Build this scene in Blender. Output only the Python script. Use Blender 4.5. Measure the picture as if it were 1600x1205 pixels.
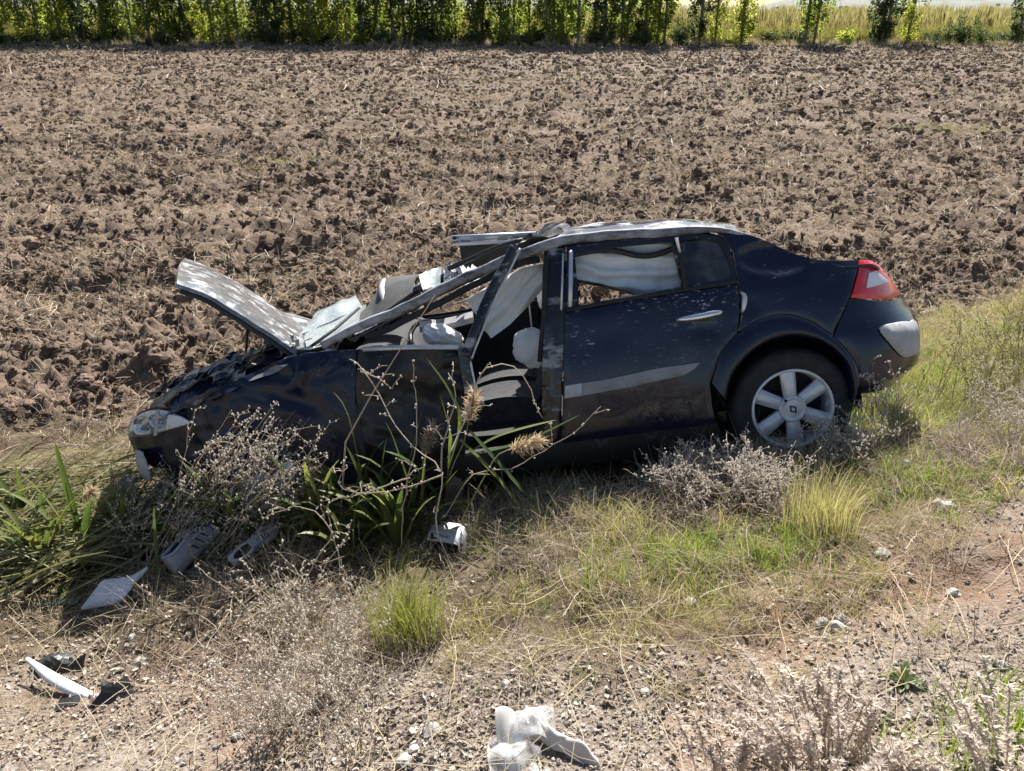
import bpy, bmesh, math, random
import numpy as np
from mathutils import Vector, Matrix, noise as mnoise
from mathutils.geometry import delaunay_2d_cdt

for _o in list(bpy.data.objects):
    bpy.data.objects.remove(_o)
scene = bpy.context.scene
COL = scene.collection
R_ = math.radians

# ------------------------------------------------------------------ camera
CAM_Z = 2.3
cam_d = bpy.data.cameras.new('camera')
cam_d.sensor_fit = 'HORIZONTAL'
cam_d.sensor_width = 36.0
cam_d.lens = 36.0 * 1200.0 / 1600.0
cam_d.clip_start = 0.05
cam_d.clip_end = 9000.0
cam = bpy.data.objects.new('camera', cam_d)
COL.objects.link(cam)
cam.location = (0, 0, CAM_Z)
cam.rotation_euler = (R_(90 - 25.97), 0, 0)
scene.camera = cam

# ------------------------------------------------------------------ sky, sun, exposure
SUN_EL, SUN_AZ = 44.0, 13.0          # azimuth measured from +Y towards +X
world = bpy.data.worlds.new('World')
scene.world = world
world.use_nodes = True
wn = world.node_tree
sky_n = wn.nodes.new('ShaderNodeTexSky')
sky_n.sky_type = 'NISHITA'
sky_n.sun_disc = False
sky_n.sun_elevation = R_(SUN_EL)
sky_n.sun_rotation = R_(SUN_AZ)
sky_n.air_density = 1.0
sky_n.dust_density = 1.0
wbg = wn.nodes['Background']
wbg.inputs['Strength'].default_value = 0.05
wn.links.new(sky_n.outputs[0], wbg.inputs[0])
sun_d = bpy.data.lights.new('sun', 'SUN')
sun_d.energy = 5.0
sun_d.angle = R_(0.5)
sun_d.color = (1.0, 0.955, 0.89)
sun = bpy.data.objects.new('sun', sun_d)
COL.objects.link(sun)
_sd = Vector((math.sin(R_(SUN_AZ)) * math.cos(R_(SUN_EL)), math.cos(R_(SUN_AZ)) * math.cos(R_(SUN_EL)), math.sin(R_(SUN_EL))))
sun.rotation_euler = _sd.to_track_quat('Z', 'Y').to_euler()
sun.location = (20, 30, 30)
scene.view_settings.view_transform = 'Standard'
scene.view_settings.look = 'None'
scene.view_settings.gamma = 1.0
scene.view_settings.exposure = 1.42
scene.cycles.max_bounces = 5
scene.cycles.diffuse_bounces = 3
scene.cycles.glossy_bounces = 3
scene.cycles.transmission_bounces = 3
scene.cycles.transparent_max_bounces = 6
scene.cycles.use_adaptive_sampling = True
scene.cycles.adaptive_threshold = 0.03
scene.cycles.caustics_reflective = False
scene.cycles.caustics_refractive = False
scene.cycles.use_denoising = True

rng = np.random.default_rng(7)
random.seed(7)

# ------------------------------------------------------------------ noise
def _hash(ix, iy, seed):
    h = (ix.astype(np.int64) * 374761393 + iy.astype(np.int64) * 668265263 + seed * 974711) & 0x7fffffff
    h = ((h ^ (h >> 13)) * 1274126177) & 0x7fffffff
    return ((h ^ (h >> 16)) & 0xffff) / 65535.0
def perlin(x, y, seed=0):
    x = np.asarray(x, float); y = np.asarray(y, float)
    ix = np.floor(x); iy = np.floor(y)
    fx = x - ix; fy = y - iy
    u = fx * fx * fx * (fx * (fx * 6 - 15) + 10); v = fy * fy * fy * (fy * (fy * 6 - 15) + 10)
    def g(ox, oy):
        a = _hash(ix + ox, iy + oy, seed) * 2 * math.pi
        return np.cos(a) * (fx - ox) + np.sin(a) * (fy - oy)
    n0 = g(0, 0) * (1 - u) + g(1, 0) * u
    n1 = g(0, 1) * (1 - u) + g(1, 1) * u
    return (n0 * (1 - v) + n1 * v) * 1.5
def fbm(x, y, seed=0, octv=3, gain=0.5):
    s = 0; a = 1.0
    for i in range(octv):
        s = s + a * perlin(x * 2 ** i, y * 2 ** i, seed + i * 17); a *= gain
    return s
def smooth(a, b, x):
    t = np.clip((np.asarray(x, float) - a) / (b - a), 0, 1)
    return t * t * (3 - 2 * t)

# ------------------------------------------------------------------ materials
def nt(name):
    m = bpy.data.materials.new(name); m.use_nodes = True
    return m, m.node_tree, m.node_tree.nodes['Principled BSDF']
def N(tree, kind, **kw):
    n = tree.nodes.new(kind)
    for k, v in kw.items():
        if k.startswith('i_'): n.inputs[k[2:].replace('_', ' ')].default_value = v
        else: setattr(n, k, v)
    return n
def L(tree, a, b): tree.links.new(a, b)
def ramp(tree, fac, stops):
    r = tree.nodes.new('ShaderNodeValToRGB')
    el = r.color_ramp.elements
    while len(el) < len(stops): el.new(0.5)
    for e, (p, c) in zip(el, stops):
        e.position = p; e.color = (c[0], c[1], c[2], 1) if len(c) == 3 else c
    if fac is not None: tree.links.new(fac, r.inputs[0])
    return r
def mixc(tree, fac, a, b, mode='MIX'):
    n = tree.nodes.new('ShaderNodeMix'); n.data_type = 'RGBA'; n.blend_type = mode
    for sock, v in ((n.inputs[0], fac), (n.inputs[6], a), (n.inputs[7], b)):
        if hasattr(v, 'is_output'): tree.links.new(v, sock)
        elif isinstance(v, (int, float)): sock.default_value = v
        else: sock.default_value = (v[0], v[1], v[2], 1)
    return n.outputs[2]
def mth(tree, op, a, b=0.0, clamp=False):
    n = tree.nodes.new('ShaderNodeMath'); n.operation = op; n.use_clamp = clamp
    for sock, v in ((n.inputs[0], a), (n.inputs[1], b)):
        if hasattr(v, 'is_output'): tree.links.new(v, sock)
        else: sock.default_value = v
    return n.outputs[0]
def simple(name, col, rough=0.6, metal=0.0, var=0.25, scale=8.0, bump=0.0, bscale=60.0, coat=0.0, spec=None, rnd=0.0):
    """a plain material with mottled colour and fine relief; rnd varies each instance"""
    m, t, b = nt(name)
    tc = N(t, 'ShaderNodeTexCoord')
    nz = N(t, 'ShaderNodeTexNoise', i_Scale=scale, i_Detail=5.0, i_Roughness=0.6)
    L(t, tc.outputs['Object'], nz.inputs['Vector'])
    lo = [c * (1 - var) for c in col]; hi = [min(1, c * (1 + var)) for c in col]
    c = ramp(t, nz.outputs[0], [(0.3, lo), (0.7, hi)]).outputs[0]
    if rnd:
        oi = N(t, 'ShaderNodeObjectInfo')
        f = mth(t, 'ADD', mth(t, 'MULTIPLY', oi.outputs['Random'], 2 * rnd), 1 - rnd)
        mm = N(t, 'ShaderNodeVectorMath', operation='SCALE')
        L(t, c, mm.inputs[0]); L(t, f, mm.inputs['Scale']); c = mm.outputs[0]
    L(t, c, b.inputs['Base Color'])
    b.inputs['Roughness'].default_value = rough
    b.inputs['Metallic'].default_value = metal
    b.inputs['Coat Weight'].default_value = coat
    if spec is not None: b.inputs['Specular IOR Level'].default_value = spec
    if bump:
        n2 = N(t, 'ShaderNodeTexNoise', i_Scale=bscale, i_Detail=4.0)
        L(t, tc.outputs['Object'], n2.inputs['Vector'])
        bp = N(t, 'ShaderNodeBump', i_Strength=bump, i_Distance=0.01)
        L(t, n2.outputs[0], bp.inputs['Height']); L(t, bp.outputs[0], b.inputs['Normal'])
    return m
def leafy(name, cols, trans, tw=0.45, rough=0.55):
    """foliage: colour picked per instance or per island, partly translucent"""
    m, t, b = nt(name)
    oi = N(t, 'ShaderNodeObjectInfo'); ge = N(t, 'ShaderNodeNewGeometry')
    f = mth(t, 'FRACT', mth(t, 'ADD', oi.outputs['Random'], ge.outputs['Random Per Island']))
    st = [(i / max(1, len(cols) - 1), c) for i, c in enumerate(cols)]
    c = ramp(t, f, st).outputs[0]
    L(t, c, b.inputs['Base Color'])
    b.inputs['Roughness'].default_value = rough
    b.inputs['Specular IOR Level'].default_value = 0.3
    tr = N(t, 'ShaderNodeBsdfTranslucent')
    L(t, mixc(t, 1.0, c, trans, 'MULTIPLY'), tr.inputs[0])
    mx = N(t, 'ShaderNodeMixShader'); mx.inputs[0].default_value = tw
    L(t, b.outputs[0], mx.inputs[1]); L(t, tr.outputs[0], mx.inputs[2])
    L(t, mx.outputs[0], t.nodes['Material Output'].inputs[0])
    return m

# ------------------------------------------------------------------ mesh helpers
def mesh(name, v, f, mats=(), smooth_=True, midx=None):
    me = bpy.data.meshes.new(name)
    me.from_pydata([tuple(map(float, p)) for p in v], [], [tuple(int(i) for i in q) for q in f])
    if not isinstance(mats, (list, tuple)): mats = [mats]
    for m in mats: me.materials.append(m)
    if midx is not None: me.polygons.foreach_set('material_index', np.asarray(midx, np.int32))
    if smooth_: me.polygons.foreach_set('use_smooth', np.ones(len(me.polygons), bool))
    me.update()
    return me
def npmesh(name, V, Fq, mats, smooth_=True):
    """fast mesh from numpy arrays: V (n,3), Fq (m,k)"""
    me = bpy.data.meshes.new(name)
    V = np.asarray(V, np.float32); Fq = np.asarray(Fq, np.int32)
    me.vertices.add(len(V)); me.vertices.foreach_set('co', V.ravel())
    k = Fq.shape[1]
    me.loops.add(Fq.size); me.loops.foreach_set('vertex_index', Fq.ravel())
    me.polygons.add(len(Fq))
    me.polygons.foreach_set('loop_start', np.arange(0, Fq.size, k, dtype=np.int32))
    me.polygons.foreach_set('loop_total', np.full(len(Fq), k, np.int32))
    me.polygons.foreach_set('use_smooth', np.full(len(Fq), smooth_, bool))
    if not isinstance(mats, (list, tuple)): mats = [mats]
    for m in mats: me.materials.append(m)
    me.update(calc_edges=True); me.validate()
    return me
def obj(name, me, parent=None, loc=None, rot=None):
    o = bpy.data.objects.new(name, me); COL.objects.link(o)
    if parent is not None: o.parent = parent
    if loc is not None: o.location = loc
    if rot is not None: o.rotation_euler = rot
    return o
def tag(o, label=None, cat=None, group=None, kind=None):
    if label: o['label'] = label
    if cat: o['category'] = cat
    if group: o['group'] = group
    if kind: o['kind'] = kind
    return o
def empty(name, loc, label, cat, group=None, rot=(0, 0, 0)):
    o = obj(name, None, None, loc, rot)
    o.empty_display_size = 0.1
    return tag(o, label, cat, group)
class MB:
    """collects geometry for one mesh"""
    def __init__(s): s.v = []; s.f = []; s.m = []
    def add(s, v, f, mi=0):
        b = len(s.v); s.v += [tuple(p) for p in v]; s.f += [tuple(i + b for i in q) for q in f]; s.m += [mi] * len(f); return s
    def tube(s, pts, rad, n=6, mi=0, cap=True, flat=None):
        pts = [Vector(p) for p in pts]; k = len(pts)
        if not hasattr(rad, '__len__'): rad = [rad] * k
        if len(rad) != k: rad = list(np.interp(np.linspace(0, 1, k), np.linspace(0, 1, len(rad)), rad))
        up = None; v = []; f = []
        for i, p in enumerate(pts):
            d = (pts[min(i + 1, k - 1)] - pts[max(i - 1, 0)])
            if d.length < 1e-9: d = Vector((0, 0, 1))
            d.normalize()
            if up is None:
                up = Vector((0, 0, 1)) if abs(d.z) < 0.9 else Vector((1, 0, 0))
            a = d.cross(up)
            if a.length < 1e-6: a = d.orthogonal()
            a.normalize(); b = a.cross(d).normalized(); up = b
            for j in range(n):
                t = 2 * math.pi * j / n
                v.append(p + a * (math.cos(t) * rad[i]) + b * (math.sin(t) * rad[i] * (flat or 1)))
        for i in range(k - 1):
            for j in range(n):
                f.append((i * n + j, i * n + (j + 1) % n, (i + 1) * n + (j + 1) % n, (i + 1) * n + j))
        if cap:
            f.append(tuple(range(n - 1, -1, -1))); f.append(tuple(range((k - 1) * n, k * n)))
        return s.add(v, f, mi)
    def blade(s, pts, w, mi=0, side=None, fold=0.0):
        """flat ribbon along pts, width list w; fold lifts its edges into a V"""
        pts = [Vector(p) for p in pts]; k = len(pts); v = []; f = []
        for i, p in enumerate(pts):
            d = (pts[min(i + 1, k - 1)] - pts[max(i - 1, 0)]).normalized()
            a = side.copy() if side is not None else d.cross(Vector((0, 0, 1)))
            if a.length < 1e-4: a = Vector((1, 0, 0))
            a.normalize(); u = a.cross(d).normalized()
            if fold:
                v += [p - a * w[i] + u * (fold * w[i]), p, p + a * w[i] + u * (fold * w[i])]
            else: v += [p - a * w[i], p + a * w[i]]
        r = 3 if fold else 2
        for i in range(k - 1):
            for j in range(r - 1):
                f.append((i * r + j, i * r + j + 1, (i + 1) * r + j + 1, (i + 1) * r + j))
        return s.add(v, f, mi)
    def box(s, c, d, rot=None, mi=0):
        M = rot if rot is not None else Matrix.Identity(3)
        v = [Vector(c) + M @ Vector((x * d[0] / 2, y * d[1] / 2, z * d[2] / 2)) for x in (-1, 1) for y in (-1, 1) for z in (-1, 1)]
        return s.add(v, [(0, 1, 3, 2), (4, 6, 7, 5), (0, 4, 5, 1), (2, 3, 7, 6), (0, 2, 6, 4), (1, 5, 7, 3)], mi)
    def grid(s, fn, nu, nv, mi=0, thick=None):
        v = [Vector(fn(i / (nu - 1), j / (nv - 1))) for i in range(nu) for j in range(nv)]
        f = [(i * nv + j, (i + 1) * nv + j, (i + 1) * nv + j + 1, i * nv + j + 1) for i in range(nu - 1) for j in range(nv - 1)]
        if thick is not None:
            t = Vector(thick); n = len(v)
            v = v + [p + t for p in v]
            f = f + [tuple(reversed([i + n for i in q])) for q in f]
            rim = [i * nv for i in range(nu)] + [(nu - 1) * nv + j for j in range(1, nv)] + [i * nv + nv - 1 for i in range(nu - 2, -1, -1)] + [j for j in range(nv - 2, 0, -1)]
            m = len(v); v = v + [v[i] for i in rim] + [v[i + n] for i in rim]; k = len(rim)
            for i in range(k): f.append((m + (i + 1) % k, m + i, m + k + i, m + k + (i + 1) % k))
        return s.add(v, f, mi)
    def build(s, name, mats, parent=None, smooth_=True, loc=None, rot=None, bevel=0, fix=True):
        me = mesh(name, s.v, s.f, mats, smooth_, s.m)
        if fix or bevel:
            bm = bmesh.new(); bm.from_mesh(me)
            if fix: bmesh.ops.recalc_face_normals(bm, faces=bm.faces)
            if bevel: bmesh.ops.bevel(bm, geom=list(bm.edges), offset=bevel, segments=2, affect='EDGES', clamp_overlap=True)
            bm.to_mesh(me); bm.free()
            if smooth_: me.polygons.foreach_set('use_smooth', np.ones(len(me.polygons), bool))
        return obj(name, me, parent, loc, rot)
def nz3(p, s=1.0, seed=0.0):
    return mnoise.noise(Vector((p[0] * s + seed, p[1] * s + seed * 1.7, p[2] * s - seed)))
def pchip(xs, ys):
    xs = list(xs); ys = list(ys)
    return lambda x: float(np.interp(x, xs, ys))
def instancer(name, pts, rot, scl, idx, templates, label, cat=None):
    """one stuff object: templates set on points by geometry nodes"""
    pts = np.asarray(pts, np.float32); n = len(pts)
    me = bpy.data.meshes.new(name); me.vertices.add(n); me.vertices.foreach_set('co', pts.ravel())
    a = me.attributes.new('rot', 'FLOAT_VECTOR', 'POINT'); a.data.foreach_set('vector', np.asarray(rot, np.float32).ravel())
    a = me.attributes.new('scl', 'FLOAT_VECTOR', 'POINT')
    scl = np.asarray(scl, np.float32)
    if scl.ndim == 1: scl = np.repeat(scl[:, None], 3, 1)
    a.data.foreach_set('vector', scl.ravel())
    a = me.attributes.new('idx', 'INT', 'POINT'); a.data.foreach_set('value', np.asarray(idx, np.int32))
    for t in templates:
        for m in t.materials:
            if m and m.name not in [x.name for x in me.materials if x]: me.materials.append(m)
    o = obj(name, me)
    tag(o, label, cat, kind='stuff')
    lib = bpy.data.collections.new(name + '_pieces')
    for i, t in enumerate(templates):
        lib.objects.link(bpy.data.objects.new('%s_piece_%02d' % (name, i), t))
    g = bpy.data.node_groups.new(name + '_scatter', 'GeometryNodeTree')
    g.interface.new_socket('Geometry', in_out='INPUT', socket_type='NodeSocketGeometry')
    g.interface.new_socket('Geometry', in_out='OUTPUT', socket_type='NodeSocketGeometry')
    gi = g.nodes.new('NodeGroupInput'); go = g.nodes.new('NodeGroupOutput')
    ci = g.nodes.new('GeometryNodeCollectionInfo'); ci.inputs['Collection'].default_value = lib
    ci.inputs['Separate Children'].default_value = True; ci.inputs['Reset Children'].default_value = True
    ip = g.nodes.new('GeometryNodeInstanceOnPoints'); ip.inputs['Pick Instance'].default_value = True
    def na(nm, ty):
        q = g.nodes.new('GeometryNodeInputNamedAttribute'); q.data_type = ty; q.inputs['Name'].default_value = nm
        return q.outputs['Attribute']
    g.links.new(gi.outputs[0], ip.inputs['Points']); g.links.new(ci.outputs[0], ip.inputs['Instance'])
    g.links.new(na('idx', 'INT'), ip.inputs['Instance Index'])
    er = g.nodes.new('FunctionNodeEulerToRotation'); g.links.new(na('rot', 'FLOAT_VECTOR'), er.inputs[0])
    g.links.new(er.outputs[0], ip.inputs['Rotation'])
    g.links.new(na('scl', 'FLOAT_VECTOR'), ip.inputs['Scale'])
    g.links.new(ip.outputs[0], go.inputs[0])
    md = o.modifiers.new('scatter', 'NODES'); md.node_group = g
    return o
def rz_rot(n, tilt=0.0):
    r = np.zeros((n, 3)); r[:, 2] = rng.uniform(0, 2 * math.pi, n)
    if tilt: r[:, 0] = rng.normal(0, tilt, n); r[:, 1] = rng.normal(0, tilt, n)
    return r

# ================================================================== the ground
FIELD_Z = -0.2
_ctl = np.array([(-1.76, 1.79, -0.05), (-0.82, 1.66, 0.12), (0.0, 1.49, 0.35), (0.67, 1.37, 0.5), (1.27, 1.3, 0.6), (1.63, 1.84, 0.5),
    (2.16, 2.68, 0.4), (1.21, 2.3, 0.38), (0.67, 2.05, 0.36), (0.0, 2.1, 0.25), (-0.5, 2.25, 0.1), (-1.1, 2.48, -0.12), (-1.77, 2.66, -0.3),
    (-2.36, 2.66, -0.3), (0.0, 2.88, 0.08), (0.56, 2.72, 0.25), (1.46, 2.92, 0.35), (2.67, 3.46, 0.30), (0.9, 3.15, 0.24), (1.95, 3.35, 0.30), (-0.66, 3.18, -0.15), (-1.79, 3.48, -0.38),
    (-2.49, 3.45, -0.36), (-3.25, 4.56, -0.2), (-3.11, 5.16, -0.2), (3.91, 6.28, -0.12), (3.36, 4.54, 0.1), (3.07, 5.18, 0.0), (2.11, 4.14, 0.1),
    (1.51, 3.45, 0.24), (-1.23, 3.42, -0.10), (-.95, 3.38, -.06), (-1.55, 3.42, -.18), (1.57, 5.04, -0.26), (-1.17, 5.04, -0.62), (0.19, 3.5, -0.06), (0.19, 4.3, -0.27), (-2.0, 4.4, -0.42),
    (0.3, 5.7, -0.30), (-1.5, 5.8, -0.28), (1.8, 6.2, -0.2), (0, 0, 0.75), (3.5, 0.9, 0.8), (-3.5, -0.8, 0.5), (0, -2.5, 0.8), (4, -1.5, 0.85),
    (-4, -3, 0.65), (6, 2.6, 0.7), (6.5, 4.5, 0.35), (7, 7.5, -0.1), (-5, 2.2, -0.1), (-5, 3.6, -0.3), (-6, 0.5, 0.4), (-5, 5.5, -0.2), (0, 8, -0.2),
    (-4, 8, -0.2), (4, 8.5, -0.2), (8, 10, -0.2), (-8, 8, -0.2), (-8, 4, -0.25), (-8, 1.5, -0.05), (9, 5.6, 0.3)])
def _tps_fit(P, lam=0.02):
    n = len(P); d = np.linalg.norm(P[:, None, :2] - P[None, :, :2], axis=2)
    K = np.where(d > 0, d * d * np.log(d + 1e-12), 0) + lam * np.eye(n)
    Q = np.c_[np.ones(n), P[:, :2]]
    A = np.block([[K, Q], [Q.T, np.zeros((3, 3))]])
    return np.linalg.solve(A, np.r_[P[:, 2], 0, 0, 0])
_tw = _tps_fit(_ctl)
def _tps(x, y):
    out = np.full(np.shape(x), _tw[-3]) + _tw[-2] * x + _tw[-1] * y
    for (px, py, _), w in zip(_ctl, _tw):
        r2 = (x - px) ** 2 + (y - py) ** 2
        out = out + w * 0.5 * r2 * np.log(r2 + 1e-12)
    return out
_fe = ([-9, -3.34, -2.73, -1.0, 1.0, 3.0, 3.6, 4.72, 9.0], [2.9, 4.34, 4.75, 5.3, 5.7, 6.05, 6.22, 6.71, 8.4])      # where the field starts
_ge = ([-9, -2.6, -1.4, -0.5, 0.34, 0.69, 1.35, 2.19, 9.0], [1.0, 2.35, 2.35, 2.12, 2.0, 2.08, 2.44, 2.75, 5.2])     # where the gravel ends
def field_d(x, y): return y - np.interp(x, *_fe)
def gravel_d(x, y): return np.interp(x, *_ge) - y
def base_z(x, y):
    x = np.asarray(x, float); y = np.asarray(y, float)
    r = np.maximum(np.abs(x) / 7.5, np.abs(y - 3.5) / 4.8)
    w = smooth(0.85, 1.1, r)
    q = -0.276 * x + 0.961 * y
    far = np.where(q > 3.6, FIELD_Z, np.interp(q, [-400, -9, -8.5, -1, 2.0, 3.0, 3.8, 4.8, 9], [FIELD_Z, FIELD_Z, 0.7, 0.75, 0.4, 0.0, -0.25, -0.2, FIELD_Z]))
    z = np.full(np.shape(x), 0.0)
    near = w < 1
    zz = np.array(far, float)
    if np.any(near):
        t = _tps(x[near], y[near]) if np.ndim(x) else _tps(x, y)
        if np.ndim(x): zz[near] = t * (1 - w[near]) + far[near] * w[near]
        else: zz = t * (1 - w) + far * w
    return zz
def detail_z(x, y, fine=1.0):
    f = smooth(-0.15, 0.35, field_d(x, y) + 0.25 * perlin(x * 1.3, y * 1.3, 3)); g = smooth(-0.2, 0.25, gravel_d(x, y))
    # ploughed clods: billowed noise at several sizes, broken furrows
    fade = smooth(74, 67, y)
    b1 = np.abs(perlin(x * 2.3 + 3, y * 2.9, 11)); b2 = np.abs(perlin(x * 5.1, y * 6.2 + 9, 23)); b3 = np.abs(perlin(x * 11.0, y * 12.5, 31))
    fur = perlin(x * 0.16 + y * 0.03, y * 0.95 - x * 0.03, 5)
    fz = 0.11 * fur + 0.13 * b1 + 0.115 * b2 + fine * 0.085 * b3 - 0.10
    fz = fz + fine * 0.035 * perlin(x * 22, y * 24, 41)
    # a few dark hollows
    for hx, hy, hr, hd in ((-2.63, 8.95, 0.42, 0.30), (-0.9, 15.0, 0.45, 0.2), (3.6, 18.5, 0.5, 0.2), (-2.0, 11.5, 0.35, 0.18), (-3.6, 7.6, 0.3, 0.14), (-4.4, 7.3, 0.3, 0.12), (1.2, 24.5, 0.8, 0.2)):
        fz = fz - hd * np.exp(-(((x - hx) / (hr * 1.6)) ** 2 + ((y - hy) / hr) ** 2) ** 1.5)
    for gy, gk, gw, gd in ((25.6, .03, .22, .16), (26.5, .03, .3, -.09), (31.5, -.02, .25, .14), (20.5, .05, .2, .10), (38.0, .02, .4, .16), (12.2, .04, .16, .08), (15.8, -.03, .18, .10), (8.2, .05, .14, .09)):
        fz = fz - gd * np.exp(-((y - gy - gk * x - .25 * perlin(x * .4, y * 0 + gy, 77)) / gw) ** 2) * smooth(-.25, .25, perlin(x * .22 + gy, y * 0 + 3.3, 79))
    bz = 0.05 * fbm(x * 1.6, y * 1.6, 51, 3) + fine * 0.012 * perlin(x * 9, y * 9, 53)
    gz_ = 0.02 * fbm(x * 2.2, y * 2.2, 61, 3) + fine * 0.010 * perlin(x * 14, y * 14, 63) + fine * 0.006 * np.abs(perlin(x * 36, y * 36, 67))
    # soil break on the shoulder at the right
    gz_ = gz_ - 0.05 * np.exp(-((y - (2.05 + 0.28 * (x - 1.1))) / 0.10) ** 2) * smooth(0.5, 0.8, x) * smooth(2.2, 1.6, x)
    return (fz * fade) * f + (1 - f) * (gz_ * g + bz * (1 - g))
def ground_z(x, y, fine=1.0):
    x = np.atleast_1d(np.asarray(x, float)); y = np.atleast_1d(np.asarray(y, float))
    return base_z(x, y) + detail_z(x, y, fine)
def gz(x, y): return float(ground_z(x, y)[0])

# --- ground material: one sheet, zones weighted by where field, verge and gravel lie
def ground_material():
    m, t, b = nt('soil_verge_gravel')
    tc = N(t, 'ShaderNodeTexCoord')
    def noise(sc, det=3.0, ro=0.6, dist=0.0):
        n = N(t, 'ShaderNodeTexNoise', i_Scale=sc, i_Detail=det, i_Roughness=ro, i_Distortion=dist)
        L(t, tc.outputs['Object'], n.inputs['Vector']); return n.outputs[0]
    da = N(t, 'ShaderNodeAttribute', attribute_name='dirt'); fa = N(t, 'ShaderNodeAttribute', attribute_name='field'); ga = N(t, 'ShaderNodeAttribute', attribute_name='gravel')
    big = noise(0.35, 4); mid = noise(3.0); fin = noise(40.0, 4, 0.7)
    soil = ramp(t, mid, [(0.3, (0.060, 0.040, 0.029)), (0.55, (0.098, 0.068, 0.050)), (0.75, (0.150, 0.109, 0.082))]).outputs[0]
    soil = mixc(t, mth(t, 'MULTIPLY', fin, 0.5), soil, (0.205, 0.155, 0.118))
    soil = mixc(t, ramp(t, big, [(0.4, (0, 0, 0)), (0.62, (0.5, 0.5, 0.5))]).outputs[0], soil, (0.215, 0.160, 0.117))
    verge = ramp(t, noise(6.0), [(0.3, (0.055, 0.04, 0.026)), (0.6, (0.11, 0.082, 0.055)), (0.8, (0.18, 0.14, 0.09))]).outputs[0]
    grav = ramp(t, noise(9.0), [(0.3, (0.10, 0.075, 0.055)), (0.55, (0.165, 0.132, 0.103)), (0.75, (0.235, 0.20, 0.165))]).outputs[0]
    vor = N(t, 'ShaderNodeTexVoronoi', i_Scale=95.0); L(t, tc.outputs['Object'], vor.inputs['Vector'])
    vh = N(t, 'ShaderNodeSeparateColor'); L(t, vor.outputs['Color'], vh.inputs[0])
    grav = mixc(t, ramp(t, vh.outputs[0], [(0.35, (0, 0, 0)), (0.9, (0.7, 0.7, 0.7))]).outputs[0], grav, (0.28, 0.25, 0.22))
    red = ramp(t, noise(1.3, 3), [(0.52, (0, 0, 0)), (0.68, (0.6, 0.6, 0.6))]).outputs[0]
    grav = mixc(t, red, grav, (0.22, 0.13, 0.085))
    c = mixc(t, ga.outputs['Fac'], verge, grav)
    c = mixc(t, da.outputs['Fac'], c, ramp(t, noise(14.0, 4), [(0.3, (0.11, 0.068, 0.044)), (0.7, (0.22, 0.145, 0.10))]).outputs[0])
    c = mixc(t, fa.outputs['Fac'], c, soil)
    L(t, c, b.inputs['Base Color'])
    b.inputs['Roughness'].default_value = 0.95
    b.inputs['Specular IOR Level'].default_value = 0.15
    hsum = mth(t, 'ADD', mth(t, 'MULTIPLY', noise(28.0, 4, 0.7), 0.6), mth(t, 'MULTIPLY', vor.outputs['Distance'], mth(t, 'MULTIPLY', ga.outputs['Fac'], -0.12)))
    bp = N(t, 'ShaderNodeBump', i_Strength=0.9, i_Distance=0.03); L(t, hsum, bp.inputs['Height']); L(t, bp.outputs[0], b.inputs['Normal'])
    return m
M_GROUND = ground_material()
def _strip(x0, x1, y0, y1, d, fine, drop=0.0):
    xs = np.linspace(x0, x1, int(round((x1 - x0) / d)) + 1); ys = np.linspace(y0, y1, int(round((y1 - y0) / d)) + 1)
    X, Y = np.meshgrid(xs, ys); x = X.ravel(); y = Y.ravel()
    z = ground_z(x, y, fine) - drop
    nx = len(xs); ny = len(ys)
    i = (np.arange(ny - 1)[:, None] * nx + np.arange(nx - 1)[None, :]).ravel()
    return np.c_[x, y, z], np.c_[i, i + 1, i + nx + 1, i + nx]
def _ring(xs, ys, hole, drop):
    X, Y = np.meshgrid(xs, ys); x = X.ravel(); y = Y.ravel()
    z = base_z(x, y) - drop
    nx = len(xs); ny = len(ys)
    I, J = np.meshgrid(np.arange(nx - 1), np.arange(ny - 1)); I = I.ravel(); J = J.ravel()
    cx = (xs[I] + xs[I + 1]) / 2; cy = (ys[J] + ys[J + 1]) / 2
    keep = ~((cx > hole[0]) & (cx < hole[1]) & (cy > hole[2]) & (cy < hole[3]))
    i = (J * nx + I)[keep]
    return np.c_[x, y, z], np.c_[i, i + 1, i + nx + 1, i + nx]
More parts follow.
